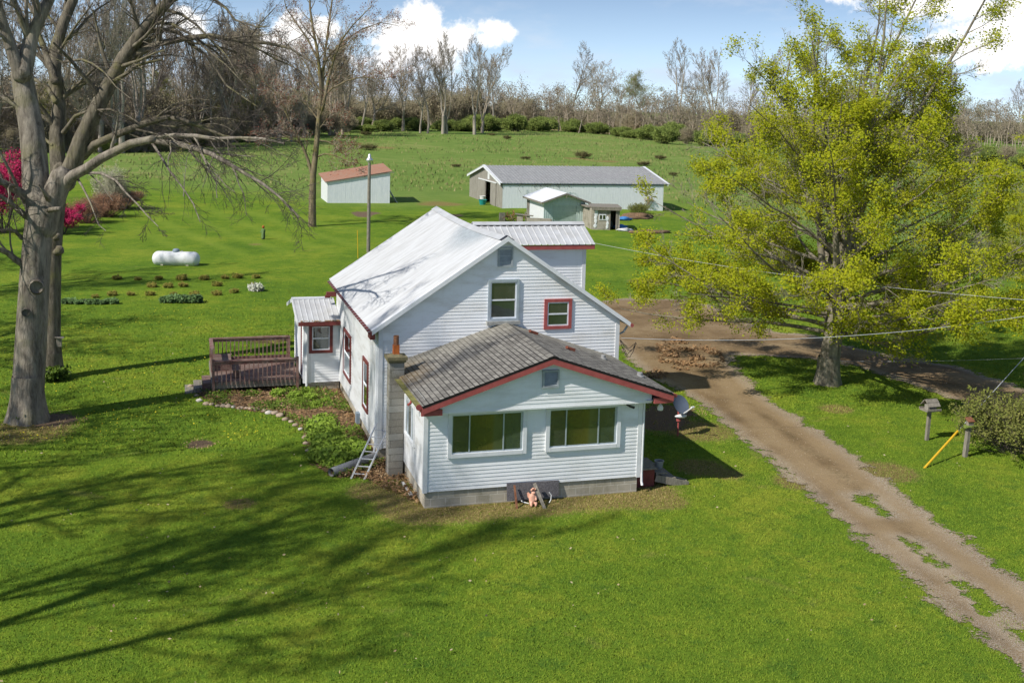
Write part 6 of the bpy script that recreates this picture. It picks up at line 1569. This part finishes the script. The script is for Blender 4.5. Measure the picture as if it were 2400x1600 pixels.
# hedge of green bushes along the far field edge
hg = shrub('hedge_bush', 'green bush of the far field hedge', 'bush', 14, 2.6, 2.8, 60, 6, .115, M['leaf_hedge'], M['twig_dark'], 'green bushes along the far field edge', .24, 1.0, .1, .03)
hb = shrub('thicket_bush', 'brown thicket at the foot of the woods', 'bush', 15, 2.8, 4.2, 85, 3, .075, M['leaf_brown'], M['bark_far_warm'], 'brown thickets at the foot of the woods', .22, .9, .16, .03)
first = True; fb_ = True
for k in range(52):
    u = 800 + k * 16.5 + rnd.uniform(-7, 7); v = 306 + 26 * sm(1250, 1650, u) + rnd.uniform(-4, 3)
    if 900 < u < 1090 and k % 3 == 0: continue
    o = hg if first else copy_tree(hg); first = False; s = rnd.uniform(.5, 1.2) * (.9 if u < 1120 else 1.2); setp(o, gp(u, v), rnd.uniform(0, 6), s, s * rnd.uniform(.6, 1.15)); lab(o, 'green bush in the hedge along the far field edge', 'green bushes along the far field edge')
for k in range(46):
    u = -60 + k * 19.5 + rnd.uniform(-8, 8); v = 352 - 40 * sm(350, 800, u) + rnd.uniform(-9, 6)
    if k % 5 == 2: o = copy_tree(hg); s = rnd.uniform(.5, .8); lb_, g_ = 'green bush at the foot of the left woods', 'green bushes at the foot of the left woods'
    else:
        o = hb if fb_ else copy_tree(hb); fb_ = False; s = rnd.uniform(.7, 1.25); lb_, g_ = 'brown thicket at the foot of the left woods', 'brown thickets at the foot of the left woods'
    setp(o, gp(u, v), rnd.uniform(0, 6), s); lab(o, lb_, g_)
for k in range(22):
    u = 1560 + k * 42 + rnd.uniform(-10, 10); v = 334 + k * 3 + rnd.uniform(-5, 5); br2 = k % 2
    o = copy_tree(hb if br2 else hg); s = rnd.uniform(.8, 1.4); setp(o, gp(u, v), rnd.uniform(0, 6), s); lab(o, 'brown thicket in the field edge behind the maple' if br2 else 'green bush in the field edge behind the maple', 'thickets behind the maple' if br2 else 'green bushes behind the maple')
for k in range(64):
    u = 790 + k * 26 + rnd.uniform(-12, 12); v = 297 + 24 * sm(1250, 1650, u) + .02 * max(0, u - 1650) + rnd.uniform(-4, 3); o = copy_tree(hb); s = rnd.uniform(1.3, 2.2); setp(o, gp(u, v), rnd.uniform(0, 6), s, s * rnd.uniform(.8, 1.15)); lab(o, 'brown thicket behind the far field hedge', 'brown thickets behind the far hedge')
for k in range(56):
    u = -120 + k * 17 + rnd.uniform(-10, 10); v = 338 - 40 * sm(350, 800, u) + rnd.uniform(-8, 5); o = copy_tree(hb); s = rnd.uniform(1.2, 2.0); setp(o, gp(u, v), rnd.uniform(0, 6), s, s * rnd.uniform(.8, 1.3)); lab(o, 'tall brown thicket deep in the left woods', 'tall thickets deep in the left woods')
# right edge brush beside the barn
for (u, v, s, l) in ((1500, 500, .55, 'olive shrub growing against the right end of the barn'),):
    o = copy_tree(bb); setp(o, gp(u, v), 1, s); lab(o, l)
wt_ = shrub('dry_weed_stalk', 'thin dry weed stalks against the white barn wall', 'weeds', 19, .9, 2.3, 14, 2, .08, M['leaf_tan'], M['twig_dark'], None, .1, .7, .2); setp(wt_, gp(1515, 492), 0, .9)

# perennial clumps in the old garden rows
pc = shrub('perennial_clump', 'rusty perennial clump', 'plant', 21, .42, .30, 18, 2, .05, M['leaf_lily'], M['leaf_lily'], 'perennial clumps in the old garden rows', .06, 1, .1, .006)
row = [(800, 350, 'back row'), (950, 355, 'back row'), (1100, 350, 'back row'), (1260, 350, 'back row'), (1400, 350, 'back row'), (1545, 345, 'back row'), (1640, 340, 'back row'), (1770, 340, 'back row'), (1050, 400, 'middle row'), (1150, 405, 'middle row'), (1255, 400, 'middle row'), (1500, 395, 'middle row'), (1620, 440, 'front row'), (1340, 460, 'front row'), (765, 460, 'front row'), (895, 460, 'front row'), (1040, 460, 'front row'), (1200, 455, 'front row'), (1490, 455, 'front row'), (650, 475, 'front row'), (1740, 395, 'middle row')]
for k, (a, b_, rw) in enumerate(row):
    o = pc if k == 0 else copy_tree(pc); s = .62 * rnd.uniform(.7, 1.2) * (1.25 if a in (1260, 1400, 1500, 895) else 1); setp(o, gp(a / 2.94, 533 + b_ / 2.94 + 3), k * 1.3, s); lab(o, 'rusty perennial clump in the %s of the old garden below the tank' % rw, 'perennial clumps in the old garden, %s' % rw)
ir = shrub('iris_clump', 'blue-green iris clump', 'plant', 22, .35, .42, 60, 2, .10, M['leaf_iris'], M['leaf_iris'], 'iris clumps left of the deck', .05, 1, .25, .008)
for k in range(6):
    o = ir if k == 0 else copy_tree(ir); setp(o, gp((1130 + k * 44) / 2.94, 533 + 518 / 2.94), k, rnd.uniform(.65, .85)); lab(o, 'blue-green iris clump in the low row beyond the deck', 'iris clumps beyond the deck')
for k in range(9):
    o = copy_tree(ir); setp(o, gp((450 + k * 42) / 2.94, 533 + (528 + rnd.uniform(-6, 6)) / 2.94), k, rnd.uniform(.4, .6)); lab(o, 'small pale blade tuft in line left of the iris row', 'small blade tufts left of the iris row')
wb = shrub('daffodil_clump', 'white flowering clump at the right end of the old garden rows', 'flowers', 23, .35, .32, 30, 3, .06, M['leaf_white'], M['leaf_iris'], None, .07, .8, .2, .006); setp(wb, gp(1765 / 2.94, 533 + 436 / 2.94))

# planting bed by the house
xs_ = [p[0] for p in BED]; ys_ = [p[1] for p in BED]
bx_ = MB(); step = .22; a_ = np.arange(min(xs_) - .4, max(xs_) + .4, step); b_ = np.arange(min(ys_) - .4, max(ys_) + .4, step)
bv, bfc, bi, bev = [], [], {}, []
for j, yy in enumerate(b_):
    for i, xx in enumerate(a_):
        e = max(sdist(BED, xx, yy), sdist(CHIMDIRT, xx, yy) * .6 - .12); bi[(j, i)] = (len(bv), e); bv.append((xx, yy, terr(xx, yy) + .014 + .04 * sm(0, 1, e) * (1 + mnoise.noise(Vector((xx * 2, yy * 2, 0)))))); bev.append(.25 + e * .9)
for j in range(len(b_) - 1):
    for i in range(len(a_) - 1):
        q = [bi[(j, i)], bi[(j, i + 1)], bi[(j + 1, i + 1)], bi[(j + 1, i)]]
        if max(x[1] for x in q) > -.3: bfc.append(tuple(x[0] for x in q))
def bed_mat():
    t = NT('bed_earth'); o = t.coord('Object'); f = t.noise(2.2, 7, .75, o); g = t.noise(22, 4, .7, o)
    c = t.ramp(f, [(.35, (.10, .065, .035)), (.5, (.17, .11, .06)), (.66, (.27, .17, .09))]); c = t.mix(t.math('MULTIPLY', t.mapr(g, .5, .75), .6), c, (.06, .04, .025))
    q = t.math('ADD', t.attr('edge').outputs['Fac'], t.math('MULTIPLY', t.math('SUBTRACT', t.noise(5, 5, .7, o), .5), .9))
    b = t.bsdf(c, .95, 0, t.bump(g, .8, .05), .1, out=False); tr = t.n('ShaderNodeBsdfTransparent'); mx = t.n('ShaderNodeMixShader')
    t.l(t.mapr(q, .18, .3), mx.inputs[0]); t.l(tr.outputs[0], mx.inputs[1]); t.l(b.outputs[0], mx.inputs[2]); t.l(mx.outputs[0], t.out.inputs[0]); return t.m
tag(mesh_np('planting_bed', bv, bfc, bed_mat(), None, {'edge': bev}, True), kind='structure')
def scatter(name, label, cat, n, pick, size, mat, lift=.02, up=.3, seed=1):
    g = random.Random(seed); V, Fi = [], []
    for k in range(n):
        x, y, hz = pick(g); z = terr(x, y) + lift + hz; a = Vector((g.gauss(0, 1), g.gauss(0, 1), g.gauss(0, up))).normalized(); b = Vector((g.gauss(0, 1), g.gauss(0, 1), g.gauss(0, up))); b = (b - a * b.dot(a)).normalized(); s = size * g.uniform(.55, 1.3); p = Vector((x, y, z)); m = len(V)
        V += [tuple(p - a * s), tuple(p + b * s * .6), tuple(p + a * s), tuple(p - b * s * .6)]; Fi.append((m, m + 1, m + 2, m + 3))
    return tag(mesh_np(name, V, Fi, mat), label, cat, None, 'stuff')
def in_poly(P, dens=None):
    x0, x1, y0, y1 = min(p[0] for p in P), max(p[0] for p in P), min(p[1] for p in P), max(p[1] for p in P)
    def f(g):
        while True:
            x, y = g.uniform(x0, x1), g.uniform(y0, y1)
            if inside(P, x, y) and (dens is None or g.random() < dens(x, y)) and not (-.5 < x < 7.2 and 4 < y < 14): return x, y, abs(g.gauss(0, .06))
    return f
scatter('ground_cover', 'low green ground cover in the planting bed by the house', 'ground cover', 9500, in_poly(BED, lambda x, y: sm(-.08, .22, mnoise.noise(Vector((x * .9, y * .9, 4))) + .10)), .045, M['leaf_bed'], .05, .5, 3)
scatter('leaf_litter', 'brown leaf litter in the planting bed by the house', 'leaf litter', 5000, in_poly(BED), .05, M['litter'], .03, .25, 4)
scatter('leaf_litter', 'brown leaves on the bare earth round the chimney foot', 'leaf litter', 1300, in_poly(CHIMDIRT), .05, M['litter'], .03, .3, 5)
cl = shrub('leafy_clump', 'bright leafy plant', 'plant', 25, .36, .36, 22, 3, .095, M['leaf_bright'], M['leaf_bed'], 'bright leafy clumps in the house bed', .07, 1, .15, .006)
cpos = [(755, 1000), (770, 1012), (742, 1012), (760, 1025), (780, 1030), (768, 1042), (745, 1035), (785, 1050), (760, 1055), (800, 1060), (775, 1068), (795, 1075), (815, 1075), (755, 1078), (775, 1085), (790, 1095), (810, 1090), (830, 1075), (830, 1050), (845, 1060), (725, 940), (700, 950), (740, 955), (690, 935), (720, 925), (765, 945), (650, 930)]
for k, (u, v) in enumerate(cpos):
    o = cl if k == 0 else copy_tree(cl); setp(o, gp(u, v), k * 2.1, rnd.uniform(.7, 1.1) * (.6 if v < 980 else .95)); lab(o, 'bright green leafy clump crowding the bed behind the drain pipe' if v > 980 else 'lower green clump in the upper part of the house bed', 'bright clumps low in the house bed' if v > 980 else 'green clumps high in the house bed')
wv = shrub('bare_shrub', 'thin bare twiggy shrub before the entry room wall', 'shrub', 27, .6, 1.0, 16, 1, .03, M['leaf_bed'], M['twig_dark'], None, .05, .5, .2, .01); setp(wv, gp(765, 893))
iv = shrub('trunk_sprout', 'green sprouts at the foot of the massive trunk', 'plant', 28, .35, .4, 20, 4, .06, M['leaf_bed'], M['twig_dark'], None, .07); setp(iv, gp(60, 988)); 
iv2 = copy_tree(iv); setp(iv2, gp(128, 892), 2, 1.2); lab(iv2, 'dark green sprouts at the foot of the mossy trunk')
# brown leaf drift on the drive, scattered fallen leaves and dandelions on the lawn
DR = poly([(1535, 805), (1580, 795), (1640, 805), (1690, 830), (1700, 850), (1650, 868), (1590, 870), (1545, 850)])
DR2 = poly([(1500, 875), (1540, 868), (1570, 880), (1550, 890), (1510, 888)])
scatter('leaf_drift', 'drift of brown fallen leaves on the dirt yard', 'leaf litter', 1700, in_poly(DR, lambda x, y: sm(-.15, .25, mnoise.noise(Vector((x * 1.3, y * 1.3, 2))))), .07, M['litter'], .04, .3, 6)
scatter('leaf_drift', 'small patch of brown leaves on the dirt by the house', 'leaf litter', 260, in_poly(DR2), .06, M['litter'], .04, .3, 7)
def lawnpick(g):
    while True:
        y = g.uniform(-9, 24); hw = y - CY; x = g.uniform(CX - .16 * hw, CX + .85 * hw)
        if (x > 6 and inside(DRIVE, x, y)) or (-.5 < x < 7.3 and -.1 < y < 14) or (x > 3 and g.random() < .55): continue
        if mnoise.noise(Vector((x * .4, y * .4, 5))) + g.uniform(-.5, .5) < 0: continue
        return x, y, .05
scatter('fallen_leaves', 'bleached fallen leaves scattered over the lawn', 'fallen leaves', 420, lawnpick, .036, M['litter_pale'], .03, .4, 8)
def dand(g):
    while True:
        u, v = g.uniform(-20, 620), g.uniform(700, 1040); p = gp(u, v)
        if mnoise.noise(Vector((p.x * .3, p.y * .3, 15))) + g.uniform(-.35, .35) > .12 or g.random() < .06: return p.x, p.y, .06
scatter('dandelions', 'yellow dandelion flowers dotting the lawn round the old trees', 'dandelions', 900, dand, .028, M['dandelion'], .03, .2, 9)
# far woods beyond: one brown mass
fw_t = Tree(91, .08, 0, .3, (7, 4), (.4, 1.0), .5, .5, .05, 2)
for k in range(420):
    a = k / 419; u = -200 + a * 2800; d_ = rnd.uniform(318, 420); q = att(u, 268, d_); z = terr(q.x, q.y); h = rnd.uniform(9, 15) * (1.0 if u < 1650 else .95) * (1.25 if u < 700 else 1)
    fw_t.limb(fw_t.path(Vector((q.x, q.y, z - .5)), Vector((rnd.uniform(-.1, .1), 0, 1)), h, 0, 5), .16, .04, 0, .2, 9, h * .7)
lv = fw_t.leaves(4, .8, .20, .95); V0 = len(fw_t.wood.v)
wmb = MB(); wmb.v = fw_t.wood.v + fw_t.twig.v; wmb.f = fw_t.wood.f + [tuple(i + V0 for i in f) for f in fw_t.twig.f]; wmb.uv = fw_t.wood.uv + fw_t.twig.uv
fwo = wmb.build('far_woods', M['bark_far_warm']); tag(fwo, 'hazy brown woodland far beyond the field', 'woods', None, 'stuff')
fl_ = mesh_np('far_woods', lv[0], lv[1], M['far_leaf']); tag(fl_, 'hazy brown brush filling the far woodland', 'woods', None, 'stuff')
